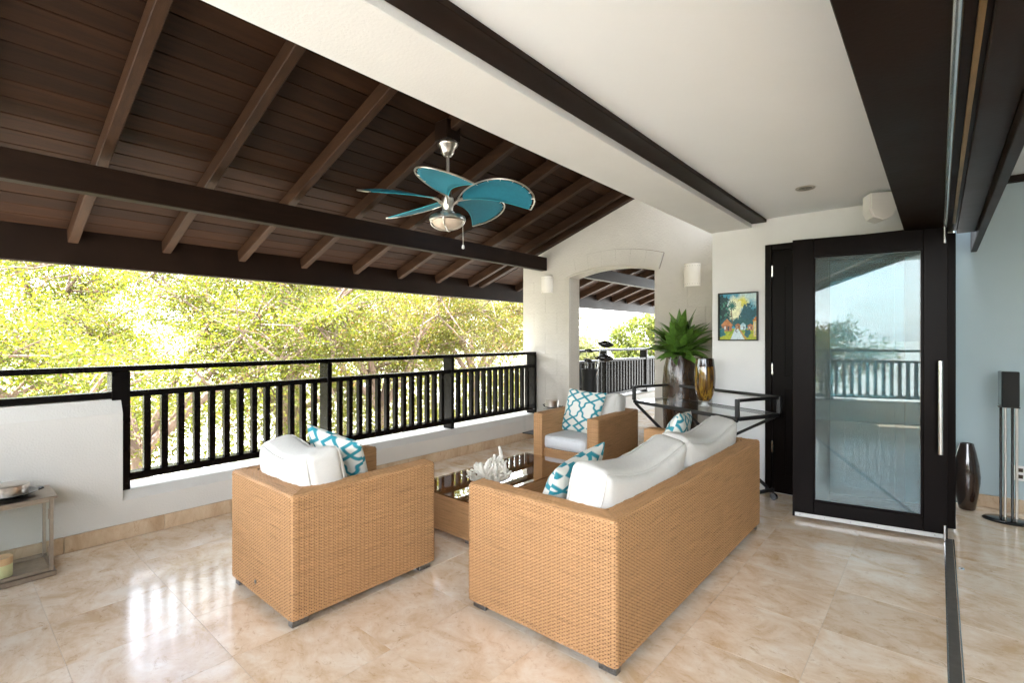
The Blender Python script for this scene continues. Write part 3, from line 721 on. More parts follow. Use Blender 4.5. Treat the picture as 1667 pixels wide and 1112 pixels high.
def throw_pillow(name, label, W, Hh, T, ph, pinch=.07, seed=0):
    n = 112; V = []; C = []; F = []; off = 0
    u, v = np.meshgrid(np.linspace(-1, 1, n), np.linspace(-1, 1, n), indexing='ij')
    for sgn in (1, -1):
        edge = np.clip((1 - u ** 2) * (1 - v ** 2), 0, 1)
        th = T / 2 * edge ** .42
        wr = np.array([mnoise.noise(Vector((a * 2.2 + seed, b * 2.2, sgn * 3.))) for a, b in zip(u.ravel(), v.ravel())]).reshape(u.shape)
        x = u * W / 2 * (1 - pinch * (1 - v ** 2)); z = v * Hh / 2 * (1 - pinch * (1 - u ** 2)); y = -sgn * (th + wr * .014 * edge ** .5)
        V.append(np.stack([x, y, z], -1).reshape(-1, 3))
        d = trellis((u + 1) / 2, (v + 1) / 2, ph + (0 if sgn > 0 else .3))
        k = np.clip((d - .052) / .02, 0, 1)[..., None]; C.append((TEAL * (1 - k) + CREAM * k).reshape(-1, 3))
        idx = np.arange(n * n).reshape(n, n) + off; q = np.stack([idx[:-1, :-1], idx[1:, :-1], idx[1:, 1:], idx[:-1, 1:]], -1).reshape(-1, 4)
        F.append(q if sgn > 0 else q[:, ::-1]); off += n * n
    me = npmesh(name, np.concatenate(V), np.concatenate(F), None, True, np.concatenate(C)); me.materials.append(M['print'])
    o = link(name, me); return tag(o, label, 'pillow', 'teal patterned throw pillows')
def pose(o, loc, rz=0, tilt=0, roll=0):
    o.matrix_world = Matrix.Translation(loc) @ Matrix.Rotation(rz, 4, 'Z') @ Matrix.Rotation(tilt, 4, 'X') @ Matrix.Rotation(roll, 4, 'Y'); return o

SEAT_Z = .30
# --- sofa: local x along its length, back at local y=0. Its back faces world +x, so local y axis -> world -x
sofa = thing('rattan_sofa', 'honey coloured woven rattan two seat sofa seen from behind', 'sofa')
SL, SD, SH = 2.15, .86, .648
rattan_body(sofa, SL, SD, SH, .115, .045, SEAT_Z)
# local (lx,ly): lx -> world +y, ly -> world -x ; rotation +90 about z : x->y, y->-x
place(sofa, (-.995, 1.805, 0), PI / 2)
# --- armchairs: chair one faces +y
ch = thing('rattan_armchair', 'woven rattan armchair with its back and side to the camera, left of the coffee table', 'armchair', group='rattan armchairs')
rattan_body(ch, .735, .885, .645, .115, .045, SEAT_Z)
place(ch, (-3.062, 1.105, 0), 0)
MB().lathe([(.011, 0), (.011, .003), (.004, .005)], 12).build('screw_cap', M['foot'], ch, True).matrix_local = Matrix.Translation((.335, -.003, .115)) @ Matrix.Rotation(PI / 2, 4, 'X')
ch2 = copy_tree(ch); ch2['label'] = 'woven rattan armchair facing the camera beyond the coffee table'
for c in list(ch2.children):
    if c.name.startswith('screw_cap'): bpy.data.objects.remove(c)
place(ch2, (-2.402, 4.845, 0), PI + math.radians(2.5))

# seat cushions
def seat_cushion(L, D, loc, rz, label, seed):
    o = box_cushion('seat_cushion', L, .125, D, 0, .014, .035, seed, M['seatcloth'], True, 22)
    tag(o, label, 'cushion', 'seat cushions'); o.matrix_world = Matrix.Translation(loc) @ Matrix.Rotation(rz, 4, 'Z'); return o
SZ = SEAT_Z + .064
seat_cushion(.50, .74, (-2.695, 1.60, SZ), 0, 'grey seat cushion in the armchair whose back faces the camera', 1)
seat_cushion(.50, .74, (-2.763, 4.345, SZ), PI, 'pale grey seat cushion in the armchair facing the camera', 2)
seat_cushion(.955, .72, (-1.475, 2.398, SZ), PI / 2, 'near seat cushion of the rattan sofa', 3)
seat_cushion(.955, .72, (-1.475, 3.362, SZ), PI / 2, 'far seat cushion of the rattan sofa', 4)
# back cushions
def back_cushion(L, Hh, T, sag, loc, rz, tilt, label, seed):
    o = box_cushion('back_cushion', L, Hh, T, sag, .03, .05, seed, M['cloth'], True, 34)
    tag(o, label, 'cushion', 'off white back cushions'); return pose(o, loc, rz, tilt)
BZ = SEAT_Z + .128
back_cushion(.94, .40, .20, .075, (-1.235, 2.395, BZ + .195), -PI / 2, math.radians(-11), 'off white back cushion at the near end of the sofa', 5)
back_cushion(.94, .40, .20, .075, (-1.235, 3.355, BZ + .195), -PI / 2, math.radians(-11), 'off white back cushion at the far end of the sofa', 6)
back_cushion(.56, .40, .21, .055, (-2.695, 1.345, BZ + .195), 0, math.radians(11), 'white back cushion in the armchair whose back faces the camera', 7)
back_cushion(.54, .40, .20, .04, (-2.745, 4.60, BZ + .195), 0, math.radians(-11), 'white back cushion behind the patterned pillow in the armchair facing the camera', 8)
# throw pillows
pose(throw_pillow('throw_pillow', 'teal trellis patterned pillow tilted behind the white cushion of the left armchair', .45, .45, .16, .1, seed=1), (-2.745, 1.60, BZ + .205), math.radians(8), math.radians(22), math.radians(10))
pose(throw_pillow('throw_pillow', 'teal trellis patterned pillow facing the camera in the far armchair', .46, .46, .16, .0, seed=2), (-2.80, 4.385, BZ + .205), 0, math.radians(-20), math.radians(3))
pose(throw_pillow('throw_pillow', 'teal trellis patterned pillow at the near end of the sofa', .54, .43, .16, .25, seed=3), (-1.50, 2.215, BZ + .165), math.radians(-83), math.radians(-24), math.radians(5))
pose(throw_pillow('throw_pillow', 'teal trellis patterned pillow at the far end of the sofa', .47, .47, .16, .4, seed=4), (-1.50, 3.60, BZ + .20), math.radians(-80), math.radians(-20), math.radians(-6))

# ---- coffee table
ct = thing('coffee_table', 'low rattan coffee table with a smoked glass top', 'table', (-2.69, 3.0, 0))
wb = WM(); cx0, cx1, cy0, cy1 = -3.005, -2.365, 2.335, 3.70
vwall(wb, [(cx1, cy1), (cx0, cy1), (cx0, cy0), (cx1, cy0), (cx1, cy1 - .0)], .035, .284, .02, .008)
rel(wb.build('woven_base', None), ct)
rel(MB().box(cx0 + .008, cx1 - .008, cy0 + .008, cy1 - .008, .045, .280).build('frame', M['rattan']), ct)
rel(MB().box(cx0 - .004, cx1 + .004, cy0 - .004, cy1 + .004, .287, .297, .002).build('glass_top', M['tableglass']), ct)
for fx in (cx0 + .05, cx1 - .05):
    for fy in (cy0 + .05, cy1 - .05): rel(MB().box(fx - .03, fx + .03, fy - .03, fy + .03, .001, .045).build('foot', M['foot']), ct)

# ---- coral on the table
def coral():
    mb = MB(); rr = random.Random(5)
    def branch(p, d, L, r, depth):
        pts = [p]; rs = [r]; q = Vector(p); d = Vector(d).normalized()
        for k in range(4):
            d = (d + Vector((rr.uniform(-.2, .2), rr.uniform(-.2, .2), rr.uniform(-.08, .14)))).normalized(); q = q + d * L / 4; pts.append(q.copy()); rs.append(r * (1 + .14 * math.sin(k * 2.1 + L * 90)) * (1 - .05 * k))
        pts.append(q + d * r * .55); rs.append(r * .62); pts.append(q + d * r * .8); rs.append(r * .15)
        mb.tube(pts, rs, 8)
        if depth > 0:
            for k in range(rr.choice((2, 3))):
                s = pts[rr.choice((2, 3, 4))]; nd = (d + Vector((rr.uniform(-1, 1), rr.uniform(-1, 1), rr.uniform(-.2, .7))) * .95).normalized()
                branch(s, nd, L * rr.uniform(.5, .8), r * rr.uniform(.72, .92), depth - 1)
    for k in range(22):
        a = k * 2.4; el = rr.uniform(.15, 1.05)
        branch(Vector((rr.uniform(-.03, .03), rr.uniform(-.02, .02), .03)), (math.cos(a) * math.cos(el), math.sin(a) * math.cos(el), math.sin(el)), rr.uniform(.075, .110), .0155, 1 if k % 3 else 2)
    mb.lathe([(.03, .0), (.05, .01), (.05, .03), (.03, .05), (.004, .06)], 10)
    return mb
co = coral().build('coral', M['coral'], None, True); co.location = (-2.50, 2.66, .305); co.scale = (1.16, 1.16, 1.12); tag(co, 'branching white coral ornament on the glass coffee table', 'ornament')
zmin = min(v.co.z for v in co.data.vertices); co.location.z = .298 - zmin * 1.12

# ================================================================== CEILING FAN
fx, fy = -3.04, 2.73
fan = thing('ceiling_fan', 'ceiling fan with five teal canvas blades and a nickel light bowl', 'ceiling fan', (fx, fy, 2.455))
def fp(mb, n, m, par=None, smooth=True):
    o = mb.build(n, m, par or fan, smooth); return o
MB().box(-.075, .075, -.075, .075, .545, .70, .004).build('mounting_block', M['dark'], fan)
fp(MB().lathe([(.02, .425), (.034, .43), (.052, .455), (.062, .495), (.082, .512), (.086, .525), (.078, .544)], 28), 'canopy', M['metal'])
fp(MB().tube([(0, 0, .12), (0, 0, .44)], .0135, 14), 'downrod', M['metal'])
fp(MB().lathe([(.02, .15), (.03, .14), (.034, .10), (.048, .085), (.05, .02), (.044, .01), (.044, -.02), (.06, -.03), (.062, -.05), (.05, -.055)], 32), 'motor_housing', M['metal'])
lk = fp(MB().lathe([(.05, -.050), (.10, -.056), (.140, -.066), (.147, -.078), (.147, -.098), (.138, -.106), (.12, -.106)], 40), 'light_fitter', M['metal'])
fp(MB().lathe([(.126, -.104), (.120, -.122), (.102, -.144), (.070, -.160), (.035, -.167), (.004, -.168)], 40), 'light_bowl', M['bowl'])
# metal straps round the bowl
for k in range(2):
    pts = []
    for i in range(17):
        a = PI * i / 16; rr_ = .141 * math.cos(a); zz = -.10 - .078 * math.sin(a); pts.append((rr_ * math.cos(k * PI / 2 + .6) , rr_ * math.sin(k * PI / 2 + .6), zz))
    fp(MB().tube(pts, .006, 8), 'bowl_strap', M['metal'])
fp(MB().tube([(.115, .06, -.09), (.118, .062, -.30)], .0022, 6), 'pull_chain', M['metal'])
fp(MB().lathe([(.004, .0), (.010, -.008), (.012, -.028), (.003, -.036)], 12, (.118, .062, -.30)), 'chain_pull', M['white_plastic'])
camR = Vector((math.cos(math.radians(40.68)), math.sin(math.radians(40.68)), 0)); camF = Vector((-math.sin(math.radians(40.68)), math.cos(math.radians(40.68)), 0))
def fan_blade(ang_deg):
    a = math.radians(ang_deg) + math.radians(40.68)     # angle 0 = camera right
    er = Vector((math.cos(a), math.sin(a), 0)); et = Vector((-math.sin(a), math.cos(a), 0)); pit = math.radians(-17); up = Vector((0, 0, 1))
    et2 = et * math.cos(pit) + up * math.sin(pit)        # trailing side sits lower
    def W(r, s, lift=0): return er * r + et2 * s + up * (.075 + lift - .05 * (r - .1) ** 2)
    # leading edge wire: bulges to negative s, rounds the tip, ends at the trailing tip corner
    key = [(.09, -.01), (.18, -.125), (.30, -.215), (.43, -.258), (.56, -.240), (.655, -.165), (.705, -.055), (.705, .06), (.665, .175)]
    wire = []
    P = [Vector((k_[0], k_[1], 0)) for k_ in key]
    for i in range(len(P) - 1):
        p0, p1, p2, p3 = P[max(0, i - 1)], P[i], P[i + 1], P[min(len(P) - 1, i + 2)]
        for q in range(5):
            u = q / 5; wire.append(.5 * ((2 * p1) + (-p0 + p2) * u + (2 * p0 - 5 * p1 + 4 * p2 - p3) * u * u + (-p0 + 3 * p1 - 3 * p2 + p3) * u ** 3))
    wire.append(P[-1])
    br = MB().tube([W(p.x, p.y) for p in wire], .0062, 8).build('blade_frame', M['metal'], fan, True)
    # blade arm
    fp(MB().tube([er * .045 + up * .03, W(.085, .0, -.01), W(.13, -.012)], [.011, .012, .008], 8), 'blade_arm', M['metal'])
    # canvas: from hub point to inset wire, concave trailing edge
    inset = []
    for i, p in enumerate(wire):
        if i < 3: continue
        ctr = Vector((.42, .0, 0)); d = (ctr - p); k_ = .018 if i > 8 else .008
        inset.append(p + d.normalized() * k_)
    inset[-1] = Vector((.648, .168, 0))
    n = len(inset); trail = []
    for i in range(n):
        u = i / (n - 1); r = .12 + (.648 - .12) * u; s = .005 + .163 * u - .050 * math.sin(PI * u); trail.append(Vector((r, s, 0)))
    V = []; F = []; m_ = 9
    for i in range(n):
        for j in range(m_):
            v = j / (m_ - 1); p = inset[i] * (1 - v) + trail[i] * v
            V.append(W(p.x, p.y, .022 * math.sin(PI * v) * math.sin(PI * min(1, i / (n - 1) * 1.05))))
    for i in range(n - 1):
        for j in range(m_ - 1): F.append((i * m_ + j, i * m_ + j + 1, (i + 1) * m_ + j + 1, (i + 1) * m_ + j))
    me = bpy.data.meshes.new('blade_canvas'); me.from_pydata([tuple(x) for x in V], [], F); me.update()
    o = link('blade_canvas', me, M['teal'], fan, None, True)
    sm = o.modifiers.new('thickness', 'SOLIDIFY'); sm.thickness = .003; sm.offset = 0
    hm = MB().tube([W(p.x, p.y) for p in trail], .0035, 6).build('hem', mat('teal_hem', (.03, .40, .50), .6) if 'hem' not in M else M['hem'], o, True)
    cl = MB()
    for i in range(9, len(wire) - 1, 4):
        p = wire[i]; d = (Vector((.42, 0, 0)) - p).normalized(); cl.tube([W(p.x, p.y), W(p.x + d.x * .026, p.y + d.y * .026)], .003, 6)
    p = wire[-1]; cl.tube([W(p.x, p.y), W(.646, .165)], .0045, 6)
    cl.build('canvas_clip', M['metal'], br, True)
M['hem'] = mat('teal_hem', (.03, .40, .50), .6)
for a in (279, 351, 63, 135, 207): fan_blade(a)

# ================================================================== WALL FITTINGS
def sconce(x, z0, z1, w, label):
    t = thing('wall_sconce', label, 'wall light', (x, YA - .004, z0), 0, 'ceramic wall sconces')
    r = w / 2; Hs = z1 - z0; n = 22; vs = []; fs = []
    for ri, (rad_, ) in enumerate(((r,), (r - .010,))):
        for zq in (0, Hs):
            for i in range(n + 1):
                a = PI * i / n; vs.append((-rad_ * math.cos(a), -rad_ * .85 * math.sin(a) - .002, zq))
    k = n + 1
    for i in range(n):
        fs += [(i, i + 1, k + i + 1, k + i), (2 * k + i, 3 * k + i, 3 * k + i + 1, 2 * k + i + 1), (k + i, k + i + 1, 3 * k + i + 1, 3 * k + i), (i, 2 * k + i, 2 * k + i + 1, i + 1)]
    MB().add(vs, fs).build('shade', M['sconce'], t, True)
    MB().box(-r * .8, r * .8, -.012, -.001, .02, Hs - .02).build('back_plate', M['sconce'], t)
    hl = MB()
    for zq in (.028, Hs - .028):
        for i in range(1, 10):
            a = PI * i / 10; hl.lathe([(.0028, 0), (.0028, .0012)], 8)
            mtx = Matrix.Translation((-r * math.cos(a), -r * .85 * math.sin(a) - .002, zq)) @ Matrix.Rotation(a - PI / 2 , 4, 'Z') @ Matrix.Rotation(PI / 2, 4, 'X')
            for q in range(len(hl.v) - 16, len(hl.v)): hl.v[q] = tuple(mtx @ Vector(hl.v[q]))
    hl.build('pierced_holes', M['hole'], t)['kind'] = 'stuff'
sconce(-4.19, 2.03, 2.262, .185, 'white half round ceramic sconce on the pier left of the arch')
sconce(-2.134, 1.985, 2.245, .185, 'white half round ceramic sconce right of the arch above the plant')

# painting
pt = thing('framed_painting', 'small black framed painting of a tropical village path hung on the white wall', 'painting', (-1.435, YP, 1.60))
pw_, ph_ = .355, .455
for (x0, x1, z0, z1) in ((-pw_ / 2, pw_ / 2, ph_ / 2 - .012, ph_ / 2), (-pw_ / 2, pw_ / 2, -ph_ / 2, -ph_ / 2 + .012), (-pw_ / 2, -pw_ / 2 + .012, -ph_ / 2 + .0122, ph_ / 2 - .0122), (pw_ / 2 - .012, pw_ / 2, -ph_ / 2 + .0122, ph_ / 2 - .0122)):
    MB().box(x0, x1, -.034, -.001, z0, z1, .0015).build('frame_strip', M['black'], pt)
def paint_canvas():
    nx, ny = 150, 190; u, v = np.meshgrid(np.linspace(0, 1, nx), np.linspace(0, 1, ny), indexing='ij')
    rs = np.random.default_rng(3)
    def nzf(sc, seed):
        return np.array([mnoise.fractal(Vector((a * sc + seed, b * sc, seed)), 1., 2., 4) for a, b in zip(u.ravel(), v.ravel())]).reshape(u.shape)
    n1 = nzf(5, 1.3); n2 = nzf(14, 4.1); n3 = nzf(30, 7.7)
    C = np.zeros(u.shape + (3,)); C[:] = (.06, .33, .47)
    def put(mask, col, jit=.25):
        k = np.clip(mask, 0, 1)[..., None]; c = np.array(col) * (1 + jit * n3[..., None]); C[:] = C * (1 - k) + np.clip(c, 0, 1) * k
    sm = lambda x, w=.02: np.clip(x / w + .5, 0, 1)
    put(sm(.16 - np.abs(v - (.62 + .36 * u)) + .12 * n1, .12), (.55, .72, .70))
    put(sm(.09 - np.hypot((u - .58) * .5, v - .80) + .05 * n1, .08), (.72, .70, .12))
    put(sm(.20 - np.hypot(u - .42, (v - .62) * .7) + .10 * n2, .10), (.80, .82, .55))
    put(sm(.24 - np.hypot(u - .05, (v - .60) * .62) + .12 * n2, .03), (.010, .055, .06)); put(sm(n2 - .18, .1) * (u < .3) * (v > .42) * (v < .85), (.05, .22, .16))
    put(sm(.20 - np.hypot(u - .76, (v - .50) * .75) + .10 * n2, .03), (.012, .10, .13))
    put(sm(.09 - np.abs(v - .36) + .06 * n2, .03), (.015, .11, .12))
    put(sm(.010 - np.abs(u - .345 - .02 * np.sin(v * 7)), .008) * (v > .36) * (v < .74), (.16, .11, .05))
    for k in range(7):
        a = k * PI / 6 - .1; put(sm(.012 - np.abs((u - .345) * math.sin(a) - (v - .74) * math.cos(a)), .01) * (np.hypot(u - .345, v - .74) < .11), (.02, .15, .13))
    put((v < .24) * 1.0, (.42, .48, .03)); put(sm(.05 - np.abs(v - .18) + .10 * n2, .03) * (v < .24), (.22, .34, .03))
    put(sm((.03 + (.26 - v) * .62) - np.abs(u - .47 - (.2 - v) * .1), .02) * (v < .26), (.60, .72, .76)); put(sm((.004 + .012 * (v < .2)) - np.abs(u - .52 - (.26 - v) * .75), .01) * (v < .25), (.62, .22, .12))
    def house(cx, w, zb, zw, zr, wall, roof):
        put(((np.abs(u - cx) < w) & (v > zb) & (v < zw)) * 1.0, wall, .5); put(((np.abs(u - cx) < w * 1.25 * (1 - (v - zw) / (zr - zw))) & (v >= zw) & (v < zr)) * 1.0, roof, .4)
        put(((np.abs(u - cx - w * .3) < w * .15) & (v > zb + .02) & (v < zw - .02)) * 1.0, (.05, .05, .06)); put(((np.abs(u - cx + w * .35) < w * .13) & (v > zb + .04) & (v < zw - .02)) * 1.0, (.6, .62, .6))
    house(.20, .14, .18, .31, .46, (.34, .14, .07), (.48, .19, .06)); house(.50, .07, .23, .31, .355, (.36, .18, .08), (.42, .16, .07))
    house(.64, .07, .21, .31, .37, (.45, .62, .68), (.30, .50, .58)); house(.83, .07, .20, .30, .34, (.50, .25, .14), (.45, .17, .07)); house(.97, .07, .06, .40, .50, (.68, .58, .20), (.55, .20, .05))
    put(sm(.09 - np.hypot(u - .06, (v - .16)) + .04 * n2, .02), (.02, .17, .20)); put(sm(.08 - np.hypot(u - .75, v - .14) + .05 * n2, .02), (.02, .12, .14))
    for (px_, pz_) in ((.455, .22), (.47, .17), (.43, .19)): put(sm(.018 - np.hypot((u - px_) * 1.6, (v - pz_) * .8), .01), (.03, .03, .05), 0)
    x = (u - .5) * (pw_ - .022); z = (v - .5) * (ph_ - .022); y = np.full_like(x, -.014) + n3 * .0006
    V = np.stack([x, y, z], -1).reshape(-1, 3); idx = np.arange(nx * ny).reshape(nx, ny); F = np.stack([idx[:-1, :-1], idx[1:, :-1], idx[1:, 1:], idx[:-1, 1:]], -1).reshape(-1, 4)
    me = npmesh('canvas', V, F, None, True, np.clip(C, 0, 1).reshape(-1, 3)); me.materials.append(M['paint']); return me
link('canvas', paint_canvas(), None, pt)
MB().box(-pw_ / 2 + .0125, pw_ / 2 - .0125, -.010, -.002, -ph_ / 2 + .0125, ph_ / 2 - .0125).build('backing_board', M['hole'], pt)

# recessed downlight
dl = thing('ceiling_downlight', 'round recessed nickel downlight in the white ceiling', 'ceiling light', (-.731, 4.107, 2.486))
MB().lathe([(.042, -.002), (.048, -.006), (.060, -.007), (.064, -.003), (.064, -.0005)], 36, cap=False).build('trim_ring', M['metal'], dl, True)
MB().lathe([(.043, -.001), (.034, -.0045), (.012, -.006), (.002, -.006)], 30, cap=False).build('lamp_glass', mat('unlit_lamp_glass', (.55, .54, .50), .15, .6), dl, True)
# white wall speaker beside the header
sp = thing('ceiling_speaker', 'white outdoor speaker tucked beside the dark header above the glass door', 'speaker', (-.33, 4.55, 2.36), math.radians(24))
def speaker_shell():
    bm = bmesh.new(); prof = [(-.085, .11), (.085, .11), (.085, -.03), (.06, -.085), (0, -.11), (-.06, -.085), (-.085, -.03)]
    return prof
MB().prism([(x, z) for x, z in [(-.08, .10), (.08, .10), (.082, -.02), (.06, -.075), (0, -.10), (-.06, -.075), (-.082, -.02)]], -.06, .08).build('cabinet', M['white_plastic'], sp)
MB().prism([(x * .93, z * .93) for x, z in [(-.08, .10), (.08, .10), (.082, -.02), (.06, -.075), (0, -.10), (-.06, -.075), (-.082, -.02)]], -.074, -.0605).build('grille', M['white_plastic'], sp)
MB().tube([(0, .05, .098), (0, .05, .1255)], .016, 12).build('bracket', M['white_plastic'], sp, True)

# floor latch plate
lt = thing('floor_latch', 'small square metal latch plate set in the floor right of the door track', 'latch', (.105, 4.05, 0))
MB().box(-.014, .014, -.018, .018, .0008, .003, .0008).build('plate', M['steel'], lt); MB().lathe([(.006, .0031), (.006, .0042)], 16).build('socket', M['hole'], lt)
# outlet on inner wall
ol = thing('wall_outlet', 'white double outlet plate low on the grey wall behind the speaker stand', 'outlet', (.496, 5.659, .315))
MB().box(-.04, .04, -.008, -.0005, -.06, .06, .002).build('plate', M['white_plastic'], ol)
for zz in (-.026, .026): MB().box(-.014, .014, -.0095, -.0081, zz - .015, zz + .015, .001).build('socket', M['hole'], ol)

# ================================================================== SMALL FURNITURE
# black iron console with glass shelf, X legs and casters
cs = thing('console_table', 'black iron butler tray console with glass shelf, crossed legs and casters', 'console table')
C1 = Vector((-2.38, 4.70, 0)); ex = Vector((1.15, -.50, 0)).normalized(); ey = Vector((-ex.y, ex.x, 0)); CL, CD = 1.26, .50
def cp(u, v, z): return C1 + ex * u + ey * v + Vector((0, 0, z))
def cbar(n, a, b, w=.026, d=.026, m='black'): return MB().bar(a, b, w, d, (0, 0, 1) if abs((Vector(b) - Vector(a)).normalized().z) < .95 else (1, 0, 0), .003).build(n, M[m], cs)
zs, zr_ = .745, .895
for (v) in (0, CD): cbar('shelf_bar', cp(0, v, zs), cp(CL, v, zs), .028, .03)
for (u) in (0, CL): cbar('shelf_bar', cp(u, .015, zs), cp(u, CD - .015, zs), .028, .03)
for u in (0, CL):
    for v in (0, CD): cbar('corner_post', cp(u, v, zs + .0155), cp(u, v, zr_ + .012), .032, .032)
cbar('tray_rail', cp(0, .017, zr_), cp(0, CD - .017, zr_)); cbar('tray_rail', cp(CL, .017, zr_), cp(CL, CD - .017, zr_)); cbar('tray_rail', cp(.017, CD, zr_), cp(CL - .017, CD, zr_))
MB().obox(cp(CL / 2, CD / 2, zs + .010), ex, ey, (0, 0, 1), CL - .032, CD - .036, .008, .001).build('glass_shelf', M['clear'], cs)
for v in (.0, CD):
    cbar('cross_leg', cp(.02, v, zs - .016), cp(CL - .10, v, .10), .026, .022)
    cbar('cross_leg', cp(CL - .02, v + .0235 * (1 if v == 0 else -1), zs - .016), cp(.10, v + .0235 * (1 if v == 0 else -1), .10), .026, .022)
for u in (.08, CL - .08):
    cbar('base_bar', cp(u, -.03, .088), cp(u, CD + .03, .088), .03, .024)
    for v in (-.03, CD + .03):
        c_ = MB().bar(cp(u, v, .10), cp(u, v, .062), .022, .022, (1, 0, 0)).build('caster_fork', M['black'], cs)
        p = cp(u + .012, v, .031); MB().tube([p - ey * .013, p + ey * .013], .030, 18).build('caster_wheel', M['blackgloss'], c_, True)

# tall bronze pot on the floor behind the console, with plant
px, py = -2.125, 5.27
pot = thing('tall_floor_pot', 'tall bronze glazed floor pot holding the leafy green plant', 'pot', (px, py, 0))
prof = [(.10, 0), (.125, .02), (.15, .15), (.17, .35), (.185, .62), (.185, .90), (.172, 1.08), (.155, 1.17), (.152, 1.19), (.14, 1.19), (.138, 1.13)]
MB().lathe(prof, 48).build('pot_body', M['bronze'], pot, True)
MB().lathe([(.137, 1.14), (.06, 1.145), (.002, 1.148)], 24, cap=False).build('soil', M['soil'], pot, True)
pl = thing('leafy_plant', 'bushy green plant with lance shaped leaves growing from the tall bronze pot', 'plant', (px, py, 1.175))
def lance(L, w, bend, fold=.25):
    n = 9; V = []; F = []
    for i in range(n + 1):
        u = i / n; wd = w * (math.sin(PI * min(1, u * 1.02) ** .8) ** .8) * (1 - .15 * u) if 0 < u < 1 else .001
        x = L * (u - .18 * bend * u ** 3); z = -bend * L * .55 * u * u
        V += [(x, -wd, z + fold * wd), (x, 0, z), (x, wd, z + fold * wd)]
    for i in range(n):
        a = 3 * i; F += [(a, a + 1, a + 4, a + 3), (a + 1, a + 2, a + 5, a + 4)]
    me = bpy.data.meshes.new('leaf'); me.from_pydata(V, [], F); me.update(); me.materials.append(M['leaf_pot']); me.polygons.foreach_set('use_smooth', [True] * len(F)); return me
lances = [lance(.29, .036, .30), lance(.31, .041, .55), lance(.27, .040, .8), lance(.33, .037, .15), lance(.30, .042, .65)]
rr = random.Random(21)
nl = 170
for k in range(nl):
    f_ = k / nl; a = k * 2.399963 + rr.uniform(-.25, .25); el = math.radians(rr.uniform(-4, 36) + 62 * (1 - f_) ** 1.1)
    o = link('leaf', lances[rr.randrange(5)], None, pl)
    base = Vector((math.cos(a) * .045 * f_, math.sin(a) * .045 * f_, .02 + .11 * rr.random() * (1 - .5 * f_)))
    s = rr.uniform(.78, 1.15) * (1 + .42 * math.sin(max(0, el)) ** 2)
    dirw = Vector((math.cos(a), math.sin(a)))
    if base.y + py + dirw.y * math.cos(el) * .33 * s > YA - .03: s *= .6
    if base.x + px + dirw.x * math.cos(el) * .33 * s > -1.70: s *= .85
    o.matrix_local = Matrix.Translation(base) @ Matrix.Rotation(a, 4, 'Z') @ Matrix.Rotation(-el, 4, 'Y') @ Matrix.Rotation(rr.uniform(-.6, .6), 4, 'X') @ Matrix.Diagonal((s, s, s, 1))

# amber vase on the console shelf
av = thing('amber_vase', 'amber and brown streaked glass vase with a dark rim standing on the console shelf', 'vase', (-1.655, 4.685, zs + .0145))
k_ = .0955
MB().lathe([(.048, .055), (.062, .075), (.078, .12), (.091, .19), (.0955, .26), (.093, .33), (.088, .374)], 40, cap=False).build('glass_body', M['amber'], av, True)
MB().lathe([(.088, .3745), (.084, .40), (.080, .445), (.074, .448), (.074, .40), (.07, .25), (.05, .10), (.02, .08), (.002, .078)], 40, cap=False).build('dark_rim', M['brownvase'], av, True)
MB().lathe([(.046, .001), (.052, .004), (.040, .014), (.028, .026), (.030, .040), (.046, .054)], 32, cap=True).build('clear_foot', mat('foot_glass', (.5, .5, .48), .05, 0, spec=.9, coat=1), av, True)

# tall dark vase on the floor in the inner room
bv = thing('dark_floor_vase', 'tall dark brown ribbed vase on the floor beside the folded glass doors', 'vase', (.175, 5.50, 0))
MB().lathe([(.048, 0), (.054, .006), (.068, .10), (.083, .22), (.085, .27), (.076, .37), (.058, .47), (.045, .525), (.043, .538), (.036, .538), (.034, .51), (.015, .45), (.002, .38)], 40).build('vase_body', M['brownvase'], bv, True)

# speaker on its stand
ss = thing('speaker_stand', 'black speaker stand with slim steel poles on an oval base', 'speaker stand', (.405, 5.33, 0))
o = MB().lathe([(.148, .001), (.15, .008), (.14, .018), (.10, .024), (.002, .026)], 48).build('base_plate', M['blackgloss'], ss, True); o.scale = (1, .72, 1)
for q, (ax_, ay_) in enumerate(((-.045, -.02), (-.018, .02), (.018, -.02), (.045, .02))): MB().tube([(ax_, ay_, .022), (ax_, ay_, .868)], .0085, 12).build('pole', M['metal'] if q % 2 else M['blackgloss'], ss, True)
MB().box(-.06, .06, -.035, .035, .868, .876, .002).build('top_plate', M['black'], ss)
sk = thing('speaker', 'small black bookshelf speaker on the slim steel stand', 'speaker', (.405, 5.33, .8765), math.radians(8))
MB().box(-.05, .05, -.05, .06, 0, .268, .006).build('cabinet', M['blackgloss'], sk); MB().box(-.046, .046, -.058, -.051, .004, .264, .004).build('grille', M['grille'], sk)

